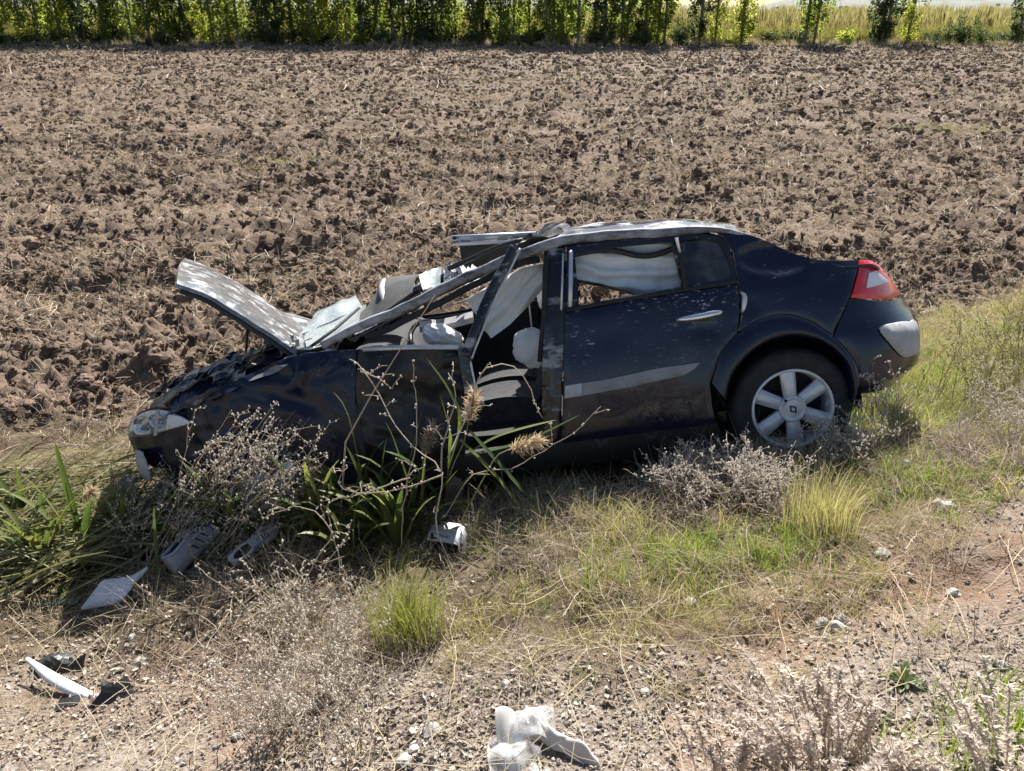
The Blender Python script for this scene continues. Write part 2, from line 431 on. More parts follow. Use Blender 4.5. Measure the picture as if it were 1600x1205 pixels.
def build_ground():
    parts = [_strip(-5.4, 6.0, 0.9, 9.0, 0.028, 1.0), _strip(-14, 14, 8.95, 18.0, 0.06, 1.0, 0.004), _strip(-30, 30, 17.9, 36.0, 0.12, 1.0, 0.008), _strip(-60, 60, 35.8, 76.0, 0.25, 0.5, 0.012)]
    # flanks beside the close strip, then the land out to the horizon
    parts += [_strip(-14, -5.38, 0.9, 9.0, 0.09, 0.6, 0.004), _strip(5.98, 14, 0.9, 9.0, 0.09, 0.6, 0.004), _strip(-14, 14, -9.0, 0.92, 0.12, 0.6, 0.004)]
    parts += [_strip(-30, -13.95, -9.0, 18.0, 0.3, 0.5, 0.008), _strip(13.95, 30, -9.0, 18.0, 0.3, 0.5, 0.008), _strip(-60, -29.9, -9.0, 36.0, 0.6, 0.5, 0.012), _strip(29.9, 60, -9.0, 36.0, 0.6, 0.5, 0.012)]
    far = np.r_[-6000, -2500, -1000, -400, -150, -59.8, np.linspace(-40, 40, 5), 59.8, 150, 400, 1000, 2500, 6000]
    fy = np.r_[-6000, -1500, -400, -120, -40, -8.9, 10, 30, 75.8, 95, 150, 400, 1000, 2500, 7000]
    parts.append(_ring(far, fy, (-59.8, 59.8, -8.9, 75.8), 0.02))
    V = []; F = []; n = 0
    for v, f in parts: V.append(v); F.append(f + n); n += len(v)
    V = np.concatenate(V); F = np.concatenate(F)
    me = npmesh('ground', V, F, M_GROUND)
    x, y = V[:, 0], V[:, 1]
    wob = 0.25 * perlin(x * 1.3, y * 1.3, 3)
    fd = smooth(-0.15, 0.35, field_d(x, y) + wob) * smooth(78, 72, y)
    gr = smooth(-0.25, 0.25, gravel_d(x, y) + 0.35 * fbm(x * 1.7, y * 1.7, 71, 3))
    dr = .85 * np.exp(-((x - 1.5) / 1.0) ** 2 - ((y - 2.2 - .25 * (x - 1.35)) / .28) ** 2) + .6 * np.exp(-((x + 1.3) / .7) ** 2 - ((y - 2.25) / .25) ** 2)
    dr = np.clip(dr * (1 + .9 * fbm(x * 4, y * 4, 73, 3)), 0, 1)
    for nm, a in (('field', fd), ('gravel', gr), ('dirt', dr)):
        at = me.attributes.new(nm, 'FLOAT', 'POINT'); at.data.foreach_set('value', a.astype(np.float32))
    o = obj('ground', me); tag(o, 'ploughed brown field, weedy verge and gravel shoulder', kind='structure')
    return o
build_ground()

# --- the asphalt road behind the shoulder
M_ROAD = simple('asphalt', (0.05, 0.05, 0.052), 0.9, var=0.25, scale=3, bump=0.4, bscale=90)
M_LINE = simple('road_paint', (0.75, 0.75, 0.72), 0.7, var=0.12, scale=6)
def road_strip(name, q0, q1, r0, r1, dz, mat, dr=2.0):
    n = int((r1 - r0) / dr) + 1; V = []; F = []
    for i in range(n):
        r = r0 + i * dr
        for q in (q0, q1):
            V.append((.961 * r - .276 * q, .276 * r + .961 * q, 0.86 + dz))
    F = [(2 * i, 2 * i + 2, 2 * i + 3, 2 * i + 1) for i in range(n - 1)]
    nv = len(V); V += [(a, b, c - .4) for a, b, c in V]
    F += [(2 * i + 1, 2 * i + 3, nv + 2 * i + 3, nv + 2 * i + 1) for i in range(n - 1)] + [(2 * i + 2, 2 * i, nv + 2 * i, nv + 2 * i + 2) for i in range(n - 1)] if dz == 0 else []
    return obj(name, mesh(name, V, F, mat, False))
tag(road_strip('road', -8.2, -0.9, -160, 160, 0, M_ROAD), 'asphalt road along the shoulder', kind='structure')
tag(road_strip('road_marking', -1.25, -1.13, -160, 160, 0.004, M_LINE), 'white edge line of the road', kind='structure')

# ================================================================== the wrecked car
# built in its own frame: s along its length (0 nose, 4.45 tail), t across (0 near side, 1.777 far side), h up from the tyres' foot
CAR_BASE = Vector((2.2, 0.89, 0.0)); CAR_W = 1.777
_th, _ro = R_(8.5), R_(15.0)
CAR_R = Matrix(((math.cos(_th), 0, -math.sin(_th)), (0, 1, 0), (math.sin(_th), 0, math.cos(_th)))) @ Matrix(((1, 0, 0), (0, math.cos(_ro), math.sin(_ro)), (0, -math.sin(_ro), math.cos(_ro))))
CAR_O = Vector((-1.98544, 3.41949, -0.37301))
car = empty('wrecked_car', CAR_O + CAR_R @ CAR_BASE, 'crushed dark navy saloon car with raised hood lying nose-down in the ditch', 'car', rot=CAR_R.to_euler())
def c3(p): return Vector(p) - CAR_BASE

def paint_material(name, base, flecks=0.5, dust=0.3, scrape=0.0, rough=0.22, coat=0.8):
    m, t, b = nt(name)
    tc = N(t, 'ShaderNodeTexCoord')
    def nz(sc, det=5.0, st=(1, 1, 1), ro=0.6, rot=(0, 0, 0)):
        mp = N(t, 'ShaderNodeMapping'); mp.inputs['Scale'].default_value = st; mp.inputs['Rotation'].default_value = rot
        L(t, tc.outputs['Object'], mp.inputs[0])
        n = N(t, 'ShaderNodeTexNoise', i_Scale=sc, i_Detail=det, i_Roughness=ro); L(t, mp.outputs[0], n.inputs['Vector']); return n.outputs[0]
    sx = N(t, 'ShaderNodeSeparateXYZ'); L(t, tc.outputs['Object'], sx.inputs[0])
    c = ramp(t, nz(7.0), [(0.3, [k * 0.8 for k in base]), (0.7, [k * 1.25 for k in base])]).outputs[0]
    # mud thrown up on the lower body
    low = N(t, 'ShaderNodeMapRange'); low.inputs[1].default_value = 0.62; low.inputs[2].default_value = 0.22; L(t, sx.outputs[2], low.inputs[0])
    mud = mth(t, 'MULTIPLY', low.outputs[0], ramp(t, nz(5.0, 8, (1, 1, 1.6), 0.7), [(0.42, (0, 0, 0)), (0.66, (0.35, 0.35, 0.35))]).outputs[0])
    c = mixc(t, mud, c, (0.075, 0.055, 0.042))
    # dust film
    du = ramp(t, nz(2.3, 8, (1, 1, 1), 0.68), [(0.42, (0, 0, 0)), (0.75, (dust, dust, dust))]).outputs[0]
    c = mixc(t, du, c, (0.20, 0.18, 0.165))
    # scraped flecks, mostly along the upper body
    hi = N(t, 'ShaderNodeMapRange'); hi.inputs[1].default_value = 0.55; hi.inputs[2].default_value = 0.95; L(t, sx.outputs[2], hi.inputs[0])
    fl = ramp(t, nz(1.0, 9, (26, 26, 75), 0.75, (0, 0.12, 0)), [(0.70 - 0.10 * flecks, (0, 0, 0)), (0.745 - 0.10 * flecks, (1, 1, 1))]).outputs[0]
    pt = ramp(t, nz(4.0, 3), [(0.42, (0, 0, 0)), (0.6, (1, 1, 1))]).outputs[0]
    fm = mth(t, 'MULTIPLY', mth(t, 'MULTIPLY', fl, hi.outputs[0]), pt)
    if scrape > 0:
        sc = ramp(t, nz(1.0, 8, (5, 9, 14), 0.7), [(0.56 - 0.2 * scrape, (0, 0, 0)), (0.66 - 0.1 * scrape, (1, 1, 1))]).outputs[0]
        fm = mth(t, 'MAXIMUM', fm, mth(t, 'MULTIPLY', sc, 0.85))
    c = mixc(t, fm, c, (0.40, 0.40, 0.42))
    L(t, c, b.inputs['Base Color'])
    r = mth(t, 'ADD', rough, mth(t, 'MULTIPLY', mth(t, 'ADD', mth(t, 'ADD', mud, du), fm), 0.5), True)
    L(t, r, b.inputs['Roughness'])
    cw = mth(t, 'SUBTRACT', coat, mth(t, 'ADD', mud, fm), True)
    L(t, cw, b.inputs['Coat Weight']); b.inputs['Coat Roughness'].default_value = 0.035
    b.inputs['Specular IOR Level'].default_value = 0.15
    bp = N(t, 'ShaderNodeBump', i_Strength=0.025, i_Distance=0.01); L(t, nz(16.0, 3), bp.inputs['Height']); L(t, bp.outputs[0], b.inputs['Normal'])
    return m
M_PAINT = paint_material('navy_paint', (0.0036, 0.0072, 0.024), 0.8, 0.04, 0.0, 0.15, 0.65)
M_PAINT_DOOR = paint_material('navy_paint_flecked', (0.0036, 0.0072, 0.024), 1.3, 0.04, 0.0, 0.15, 0.65)
M_ROOFP = paint_material('navy_paint_scraped', (0.010, 0.012, 0.020), 1.2, 0.22, 0.30, 0.2)
M_PILLAR = paint_material('navy_paint_scratched', (0.006, 0.007, 0.011), 1.0, 0.15, 0.05, 0.3)
M_CRUMPLE = paint_material('navy_paint_crumpled', (0.0035, 0.0075, 0.024), 1.0, 0.10, 0.0, 0.3, 0.35)
M_HOODP = paint_material('hood_paint_worn', (0.115, 0.12, 0.128), 1.0, 0.45, 0.28, 0.22)
M_RAIL = paint_material('rail_paint_scraped', (0.05, 0.052, 0.058), 1.2, 0.6, 0.75, 0.25)
M_BLACK = simple('black_plastic', (0.012, 0.012, 0.013), 0.5, var=0.4, bump=0.1)
M_RUBBER = simple('black_rubber', (0.014, 0.014, 0.015), 0.75, var=0.5, scale=20, bump=0.15, bscale=120)
M_TYRE = simple('tyre_rubber', (0.020, 0.020, 0.022), 0.8, var=0.5, scale=14, bump=0.2, bscale=150)
M_ALLOY = simple('alloy_silver', (0.66, 0.67, 0.69), 0.34, 0.35, var=0.18, scale=9, bump=0.05)
M_CHROME = simple('satin_chrome', (0.72, 0.73, 0.75), 0.22, 0.95, var=0.15, scale=14)
M_GREYPL = simple('grey_plastic', (0.36, 0.36, 0.36), 0.6, var=0.18, scale=9, bump=0.08)
M_STRIP = simple('grey_trim', (0.24, 0.24, 0.25), 0.55, var=0.25, scale=10, bump=0.05)
M_STRIPL = simple('pale_trim', (0.46, 0.47, 0.48), 0.55, var=0.2, scale=12, bump=0.05)
M_ALU = simple('bare_aluminium', (0.55, 0.57, 0.60), 0.4, 0.6, var=0.2, scale=15, bump=0.05)
M_INTER = simple('dark_interior', (0.016, 0.016, 0.018), 0.85, var=0.4, scale=10, bump=0.15)
M_SEAT = simple('charcoal_seat_cloth', (0.030, 0.030, 0.033), 0.95, var=0.4, scale=30, bump=0.2, bscale=200)
M_AIRBAG = simple('airbag_nylon', (0.74, 0.74, 0.73), 0.8, var=0.10, scale=7, bump=0.25, bscale=24)
M_WHITEB = simple('white_plastic', (0.70, 0.71, 0.73), 0.5, var=0.12, scale=9, bump=0.05)
def lens_red():
    m, t, b = nt('red_lens')
    tc = N(t, 'ShaderNodeTexCoord'); w = N(t, 'ShaderNodeTexNoise', i_Scale=14.0); L(t, tc.outputs['Object'], w.inputs['Vector'])
    L(t, ramp(t, w.outputs[0], [(0.3, (0.55, 0.012, 0.018)), (0.7, (0.75, 0.03, 0.035))]).outputs[0], b.inputs['Base Color'])
    b.inputs['Roughness'].default_value = 0.15; b.inputs['Coat Weight'].default_value = 0.6
    b.inputs['Subsurface Weight'].default_value = 0.35; b.inputs['Subsurface Radius'].default_value = (0.03, 0.004, 0.004)
    return m
M_RED = lens_red()
def glassy(name, col, rough=0.05, alpha=0.5, crack=0.0):
    m, t, b = nt(name)
    tc = N(t, 'ShaderNodeTexCoord')
    nzn = N(t, 'ShaderNodeTexNoise', i_Scale=12.0, i_Detail=8.0); L(t, tc.outputs['Object'], nzn.inputs['Vector'])
    vo = N(t, 'ShaderNodeTexVoronoi', i_Scale=85.0); vo.feature = 'DISTANCE_TO_EDGE'; L(t, tc.outputs['Object'], vo.inputs['Vector'])
    ed = ramp(t, vo.outputs['Distance'], [(0.02, (1, 1, 1)), (0.10, (0, 0, 0))]).outputs[0]
    c = mixc(t, mth(t, 'MULTIPLY', ed, crack), col, (0.75, 0.80, 0.80))
    c = mixc(t, ramp(t, nzn.outputs[0], [(0.4, (0, 0, 0)), (0.75, (0.3, 0.3, 0.3))]).outputs[0], c, (0.30, 0.29, 0.27))
    L(t, c, b.inputs['Base Color']); b.inputs['Roughness'].default_value = rough
    a = mth(t, 'ADD', alpha, mth(t, 'MULTIPLY', ed, crack * 0.6), True); L(t, a, b.inputs['Alpha'])
    b.inputs['Coat Weight'].default_value = 0.6
    if crack:
        bp = N(t, 'ShaderNodeBump', i_Strength=0.6, i_Distance=0.004); L(t, vo.outputs['Distance'], bp.inputs['Height']); L(t, bp.outputs[0], b.inputs['Normal'])
    return m
M_GLASS = glassy('dusty_dark_glass', (0.012, 0.013, 0.016), 0.12, 0.86)
M_CRACK = glassy('shattered_glass', (0.30, 0.36, 0.37), 0.3, 0.66, 0.8)
M_LENS = glassy('clear_lens', (0.80, 0.84, 0.88), 0.05, 0.10)

def inset(s, h):
    r = 0.0
    if h < .4: r += .03 * ((.4 - h) / .25) ** 2
    if h > .55: r += .035 * ((h - .55) / .4) ** 2 if h < .95 else .035 + (h - .95) * .42
    if s < .62: r += .30 * ((.62 - s) / .5) ** 2.2
    if s > 3.6:
        se = s + float(np.interp(h, [.33, .37, .42, .55, .62, .72, .8, .9, 1.0], [.12, .09, .04, .027, .03, .08, .107, .13, .15]))
        if se > 3.85: r += .30 * ((se - 3.85) / .48) ** 2.2
    return r
def poly_in(p, poly):
    x, y = p; c = False; n = len(poly)
    for i in range(n):
        x1, y1 = poly[i]; x2, y2 = poly[i - 1]
        if (y1 > y) != (y2 > y) and x < (x2 - x1) * (y - y1) / (y2 - y1) + x1: c = not c
    return c
def edge_dist(p, poly):
    d = 1e9; n = len(poly)
    for i in range(n):
        ax, ay = poly[i - 1]; bx, by = poly[i]
        vx, vy = bx - ax, by - ay; l2 = vx * vx + vy * vy + 1e-12
        k = max(0, min(1, ((p[0] - ax) * vx + (p[1] - ay) * vy) / l2))
        d = min(d, math.hypot(p[0] - ax - k * vx, p[1] - ay - k * vy))
    return d
def dense(poly, step):
    out = []
    for i in range(len(poly)):
        a = poly[i]; b = poly[(i + 1) % len(poly)]
        n = max(1, int(math.hypot(b[0] - a[0], b[1] - a[1]) / step + .5))
        out += [(a[0] + (b[0] - a[0]) * k / n, a[1] + (b[1] - a[1]) * k / n) for k in range(n)]
    return out
def curve_pts(pts, step=0.03, closed=False):
    """Catmull-Rom through pts"""
    P = [Vector((*p, 0)) if len(p) == 2 else Vector(p) for p in pts]; n = len(P); out = []
    for i in range(n if closed else n - 1):
        a, b, c, d = (P[(i - 1) % n], P[i], P[(i + 1) % n], P[(i + 2) % n]) if closed else (P[max(i - 1, 0)], P[i], P[i + 1], P[min(i + 2, n - 1)])
        k = max(2, int((c - b).length / step))
        for j in range(k):
            t = j / k
            out.append(0.5 * ((2 * b) + (c - a) * t + (2 * a - 5 * b + 4 * c - d) * t * t + (3 * b - a - 3 * c + d) * t ** 3))
    if not closed: out.append(P[-1])
    return [tuple(p)[:len(pts[0])] for p in out]
def panel(name, outline, mat, parent, tfun=inset, holes=(), step=0.035, thick=0.012, lip=0.004, off=0.0, dent=None, mirror=False):
    """a body panel: the outline (s,h) filled with a mesh bent over tfun(s,h), with a turned-in lip and thickness"""
    ol = dense(outline, step); hs = [dense(h, step) for h in holes]
    pts = []; edges = []; border = []
    for lp in [ol] + hs:
        b = len(pts); pts += lp; edges += [(b + i, b + (i + 1) % len(lp)) for i in range(len(lp))]; border += list(range(b, b + len(lp)))
    xs = [p[0] for p in ol]; ys = [p[1] for p in ol]
    x = min(xs) + step / 2; row = 0
    while x < max(xs):
        y = min(ys) + step / 2 * (1 + row % 2)
        while y < max(ys):
            p = (x, y)
            if poly_in(p, ol) and not any(poly_in(p, h) for h in hs) and edge_dist(p, ol) > step * .45 and all(edge_dist(p, h) > step * .45 for h in hs): pts.append(p)
            y += step
        x += step; row += 1
    vs, es, fs, ov, oe, of = delaunay_2d_cdt([Vector(p) for p in pts], edges, [], 0, 1e-6)
    F = []
    for f in fs:
        c = ((vs[f[0]].x + vs[f[1]].x + vs[f[2]].x) / 3, (vs[f[0]].y + vs[f[1]].y + vs[f[2]].y) / 3)
        if poly_in(c, ol) and not any(poly_in(c, h) for h in hs): F.append(tuple(f))
    V = []; bset = set()
    for i, o in enumerate(ov):
        if any(k in o for k in ()): pass
    isb = [any((k < len(border)) for k in o) for o in ov]
    for i, v in enumerate(vs):
        t = tfun(v.x, v.y) + off + (lip if isb[i] else 0)
        if dent: t += dent(v.x, v.y)
        V.append(Vector((v.x, t, v.y)))
    n = len(V)
    V2 = V + [Vector((p.x, p.y + thick, p.z)) for p in V]
    if mirror: V2 = [Vector((p.x, CAR_W - p.y, p.z)) for p in V2]
    # orient to face outwards (near side: -t)
    FF = []
    cnt = {}
    for f in F:
        a, b, c = (V2[i] for i in f)
        nrm = (b - a).cross(c - a)
        want = 1 if mirror else -1
        if nrm.y * want < 0: f = (f[0], f[2], f[1])
        FF.append(f)
        for e in ((f[0], f[1]), (f[1], f[2]), (f[2], f[0])): cnt[e] = 1
    out = list(FF) + [tuple(reversed([i + n for i in f])) for f in FF]
    for (a, b) in list(cnt):
        if (b, a) not in cnt:
            m = len(V2); V2 += [V2[b], V2[a], V2[a + n], V2[b + n]]; out.append((m, m + 1, m + 2, m + 3))
    me = mesh(name, [c3(p) for p in V2], out, mat)
    return obj(name, me, parent)
def cobj(mb, name, mat, parent, smooth_=True, bevel=0, fix=True):
    """links car geometry collected in (s,t,h)"""
    mb.v = [tuple(c3(p)) for p in mb.v]
    return mb.build(name, mat, parent, smooth_, bevel=bevel, fix=fix)
def beam(path, w, d, taper=None):
    """a rounded box section swept along a path: w across its face, d deep"""
    mb = MB(); P = [Vector(p) for p in path]; v = []; f = []; k = len(P); prof = [(-1, -.6), (-.7, -1), (.7, -1), (1, -.6), (1, .6), (.7, 1), (-.7, 1), (-1, .6)]; m = len(prof)
    for i, p in enumerate(P):
        dd = (P[min(i + 1, k - 1)] - P[max(i - 1, 0)]).normalized()
        lat = Vector((0, 1, 0)); a = dd.cross(lat).normalized(); l2 = a.cross(dd).normalized()
        sc = 1 if taper is None else taper[i]
        for (x, y) in prof: v.append(p + a * (x * w / 2 * sc) + l2 * (y * d / 2 * sc))
    for i in range(k - 1):
        for j in range(m): f.append((i * m + j, i * m + (j + 1) % m, (i + 1) * m + (j + 1) % m, (i + 1) * m + j))
    f.append(tuple(range(m))); f.append(tuple(range(k * m - 1, (k - 1) * m - 1, -1)))
    return mb.add(v, f)

def gauss(s, h, s0, h0, rs, rh, a): return a * math.exp(-((s - s0) / rs) ** 2 - ((h - h0) / rh) ** 2)

# --- rear quarter, near and far
AO = [(3.12, .52), (3.18, .66), (3.28, .75), (3.41, .81), (3.54, .81), (3.65, .76), (3.75, .67), (3.83, .56), (3.86, .46), (3.84, .37)]
AI = [(3.18, .42), (3.22, .54), (3.30, .63), (3.40, .69), (3.52, .71), (3.64, .68), (3.73, .62), (3.80, .52), (3.82, .40), (3.81, .33)]
def q_dent(s, h):
    d = .034 * float(smooth(1.12, .72, math.hypot((s - 3.50 - .6 * (1.10 - h)) / .17, (h - 1.10) / .085))) + gauss(s, h, 3.40, 1.16, .06, .05, -.012) + gauss(s, h, 3.36, .90, .05, .08, .014) + gauss(s, h, 3.78, .94, .11, .05, .012)
    return d + .004 * mnoise.noise(Vector((s * 7, h * 7, 3)))
ao = curve_pts(AO, .03)
quarter = [(3.315, 1.01), (3.318, 1.15), (3.285, 1.24), (3.22, 1.285), (3.32, 1.262), (3.42, 1.228), (3.52, 1.172), (3.62, 1.105), (3.71, 1.062), (3.80, 1.045), (3.95, 1.025), (3.85, .855), (3.765, .725), (3.745, .685)] + list(reversed([p for p in ao if 3.29 < p[0] < 3.745])) + [(3.285, .765), (3.315, .86), (3.32, .95)]
panel('rear_quarter_panel', quarter, M_PAINT, car, step=.022, dent=q_dent)
panel('rear_quarter_panel', quarter, M_PAINT, car, mirror=True)
def flare(mirror=False):
    A = curve_pts(AO, .02); B = curve_pts(AI, .02); k = 36
    def rs(P):
        d = [0]
        for a, b in zip(P, P[1:]): d.append(d[-1] + math.dist(a, b))
        return [(float(np.interp(d[-1] * i / (k - 1), d, [p[0] for p in P])), float(np.interp(d[-1] * i / (k - 1), d, [p[1] for p in P]))) for i in range(k)]
    A, B = rs(A), rs(B); mb = MB()
    prof = [(-.03, -.001), (.05, -.014), (.3, -.026), (.7, -.034), (.92, -.030), (1.0, -.018), (1.0, .06)]
    def fn(u, v):
        i = int(round(u * (k - 1))); j = int(round(v * (len(prof) - 1))); w, o = prof[j]
        s = A[i][0] * (1 - w) + B[i][0] * w; h = A[i][1] * (1 - w) + B[i][1] * w
        t = inset(s, h) + o
        return (s, CAR_W - t if mirror else t, h)
    mb.grid(fn, k, len(prof))
    return cobj(mb, 'wheel_arch_flare', M_PAINT, car)
flare(); flare(True)
def well(s0, mirror):
    mb = MB(); pts = [(s0 + (.37) * math.cos(a), .33 + .40 * math.sin(a)) for a in np.linspace(math.pi * 1.05, -.05 * math.pi, 20)]
    v = [(p[0], t, p[1]) for t in (.03, .36) for p in pts]
    if mirror: v = [(a, CAR_W - b, c) for a, b, c in v]
    n = len(pts); f = [(i, i + 1, n + i + 1, n + i) for i in range(n - 1)] + [tuple(range(n, 2 * n))]
    mb.add(v, f); return cobj(mb, 'wheel_well', M_INTER, car)
well(3.51, False); well(3.51, True)

# --- tail: bumper, lights, deck
def t_bump(s, h):
    return inset(s, h) - .012 * float(smooth(.74, .66, h)) + .03 * float(smooth(.42, .33, h))
bump_ol = [(3.852, .845), (3.768, .715), (3.745, .67)] + [p for p in ao if p[0] > 3.755 and p[1] < .66] + [(3.85, .35), (4.0, .335), (4.2, .33), (4.30, .335), (4.315, .60), (4.30, .70), (4.24, .775), (4.12, .785)]
rb = panel('rear_bumper', bump_ol, M_PAINT, car, t_bump, step=.03)
rb2 = panel('rear_bumper', bump_ol, M_PAINT, car, t_bump, step=.05, mirror=True)
pad_ol = [(3.985, .68), (4.08, .685), (4.16, .675), (4.22, .66), (4.28, .645), (4.28, .49), (4.22, .485), (4.12, .505), (4.03, .60)]
pad = panel('bumper_pad', curve_pts(pad_ol, .03, True), M_GREYPL, rb, t_bump, step=.025, thick=.03, off=-.026, lip=.016); pad['label'] = 'pale grey plastic corner of the rear bumper'
panel('bumper_pad', pad_ol, M_GREYPL, rb2, t_bump, step=.04, thick=.03, off=-.022, lip=.012, mirror=True)
tail_ol = curve_pts([(3.955, 1.022), (4.01, 1.015), (4.07, .985), (4.15, .90), (4.22, .80)], .03) + [(4.12, .792), (3.858, .852)]
for mir in (False, True):
    tl = panel('tail_light', tail_ol, M_RED, car, lambda s, h: inset(s, h) - .006, step=.02, mirror=mir, thick=.05, lip=.008); tl['label'] = 'red tail light cluster with a white reversing lens'
    panel('reversing_lens', [(3.985, .955), (4.04, .955), (4.075, .93), (4.125, .885), (3.95, .885), (3.96, .91)], M_WHITEB, tl, lambda s, h: inset(s, h) - .013, step=.015, mirror=mir, thick=.006, lip=.002)
mb = MB()
def deck(u, v):
    i_ = .075 + .07 * max(0, u - .5) * 2; t = i_ + (CAR_W - 2 * i_) * v; e = abs(2 * v - 1)
    s = 3.66 + u * (.50 - .14 * e ** 4) + .02 * e; h = 1.062 - .05 * min(1, u * 2) - .045 * u * (1 - e ** 6) - .015 * max(0, u - .9) * 10 - .03 * max(0, u - .5)
    return (s, t, h)
mb.grid(deck, 12, 24, thick=(0, 0, -.012)); cobj(mb, 'trunk_lid', M_PAINT, car)
mb = MB()
def rear_face(u, v):
    t = .36 + (CAR_W - .72) * v; e = abs(2 * v - 1)
    h = .45 + u * .26; s = 4.40 - .13 * e ** 2 - max(0, u - .75) * .45 * (1 - .25 * e) + .02 * math.sin(u * 9)
    return (s, t, h)
mb.grid(rear_face, 20, 16, thick=(-.015, 0, 0)); cobj(mb, 'rear_panel', M_PAINT, car)
mb = MB()
mb.grid(lambda u, v: (3.27 + .42 * u, .30 + .06 * u + (CAR_W - .60 - .12 * u) * v, 1.255 - .185 * u + .02 * math.sin(math.pi * v)), 8, 10, thick=(0, 0, -.006)); cobj(mb, 'rear_window', M_GLASS, car)

# --- rear door
rd = tag(panel('rear_door', [(2.425, .985), (2.7, .998), (3.0, 1.005), (3.305, 1.008), (3.31, .92), (3.275, .755), (3.17, .655), (3.112, .52), (3.11, .40), (3.125, .30), (2.32, .30), (2.345, .5)], M_PAINT_DOOR, car, step=.022,
     dent=lambda s, h: gauss(s, h, 2.62, .82, .2, .1, .006) + gauss(s, h, 3.12, .80, .07, .05, .010) + .003 * mnoise.noise(Vector((s * 6, h * 6, 9)))), 'scratched navy rear door with a chrome handle')
win = curve_pts([(2.515, 1.262), (2.75, 1.262), (3.018, 1.248)], .04) + [(3.028, 1.022), (2.75, 1.012), (2.50, 1.000)]
qg = curve_pts([(3.06, 1.252), (3.16, 1.245), (3.245, 1.222), (3.28, 1.14), (3.288, 1.03)], .03) + [(3.05, 1.024)]
fr_ol = [(2.428, .99), (2.455, 1.15), (2.478, 1.305)] + curve_pts([(2.7, 1.305), (3.04, 1.288), (3.17, 1.270), (3.272, 1.236), (3.306, 1.15), (3.308, 1.012)], .03) + [(3.0, 1.009), (2.7, 1.0)]
fr = panel('window_frame', fr_ol, M_PILLAR, rd, holes=[win, qg], step=.022, off=.001, thick=.035)
panel('quarter_glass', qg, M_GLASS, rd, off=.016, thick=.004, lip=0, step=.04)
mb = beam([(2.452, .055, 1.0), (2.472, .10, 1.12), (2.497, .155, 1.28)], .022, .03); cobj(mb, 'frame_edge', M_ALU, rd)
mb = beam([(2.43, .048, .987), (2.7, .052, .999), (3.0, .056, 1.006), (3.31, .058, 1.010)], .018, .02); cobj(mb, 'belt_seal', M_RUBBER, rd)
mb = beam([(3.043, .047, 1.012), (3.046, .095, 1.14), (3.04, .148, 1.268)], .022, .02); cobj(mb, 'window_divider', M_RUBBER, rd)
mb = MB()
hp = curve_pts([(2.975, .012, .862), (3.00, -.020, .868), (3.08, -.036, .872), (3.17, -.034, .878), (3.20, -.010, .876)], .02)
mb.tube(hp, [.010 + .008 * math.sin(math.pi * i / (len(hp) - 1)) + (.003 if i > len(hp) * .6 else 0) for i in range(len(hp))], 10); cobj(mb, 'door_handle', M_CHROME, rd)
mb = MB(); mb.grid(lambda u, v: (3.005 + .185 * u, .018 + .006 * (1 - math.sin(math.pi * u) * math.sin(math.pi * v)) + .001, .832 + .050 * v), 8, 6); cobj(mb, 'handle_recess', M_BLACK, rd)
strip = [(2.372, .606), (2.60, .612), (2.85, .632), (3.07, .634), (3.04, .606), (2.98, .580), (2.70, .556), (2.362, .542)]
panel('trim_strip', [(2.462, .6085)] + strip[1:7] + [(2.455, .5435)], M_STRIP, rd, off=-.014, thick=.016, lip=.005, step=.03)
panel('trim_strip', [strip[0], (2.46, .6085), (2.453, .5435), strip[7]], M_STRIPL, rd, off=-.014, thick=.016, lip=.005, step=.03)
mb = MB(); mb.tube(curve_pts([(3.315, .05, .955), (3.332, .035, .94), (3.328, .032, .905), (3.318, .03, .87), (3.312, .04, .85)], .02), [.004, .012, .015, .011, .004], 8); cobj(mb, 'bent_latch', M_ALU, rd)

# --- sill, pillars, roof rail
panel('sill', [(1.28, .31), (3.13, .305), (3.16, .20), (3.05, .16), (1.28, .16)], M_BLACK, car, off=.012, step=.05, thick=.06)
panel('sill', [(1.28, .31), (3.13, .305), (3.16, .20), (3.05, .16), (1.28, .16)], M_BLACK, car, off=.012, step=.08, thick=.06, mirror=True)
panel('b_pillar', [(2.225, .30), (2.24, .51), (2.27, .73), (2.32, .98), (2.36, 1.24), (2.385, 1.315), (2.475, 1.31), (2.45, 1.15), (2.42, .985), (2.342, .5), (2.315, .30)], M_PILLAR, car, off=.016, thick=.09, step=.022,
      dent=lambda s, h: .010 * math.sin((s - .20 * h) * 70) + .004 * mnoise.noise(Vector((s * 20, h * 9, 1))))
mb = beam([(2.26, .055, .74), (2.315, .06, .98), (2.352, .135, 1.20), (2.37, .17, 1.27)], .03, .03); cobj(mb, 'pillar_seal', M_RUBBER, car)
mb = beam([(2.405, .062, .99), (2.43, .11, 1.13), (2.455, .165, 1.27)], .012, .02); cobj(mb, 'pillar_edge', M_ALU, car)
def wob(P, a, sd):
    out = []
    for p in P: out.append(Vector(p) + Vector((0, a * nz3(p, 9, sd), a * nz3(p, 9, sd + 5))))
    return out
rail = curve_pts([(1.13, .06, .975), (1.22, .08, 1.01), (1.58, .12, 1.11), (1.94, .17, 1.22), (2.23, .20, 1.297), (2.46, .215, 1.338), (2.75, .21, 1.326), (3.04, .20, 1.306), (3.2, .19, 1.286), (3.32, .175, 1.258), (3.45, .16, 1.205)], .05)
mb = beam(wob(rail, .012, 2), .052, .06, [min(.75 + .25 * min(1, i / 8), .25 + (len(rail) - 1 - i) / 10) for i in range(len(rail))]); cobj(mb, 'roof_rail', M_RAIL, car)
seal = curve_pts([(1.36, .09, .985), (1.62, .12, 1.06), (1.94, .165, 1.165), (2.18, .195, 1.245), (2.33, .20, 1.262)], .05)
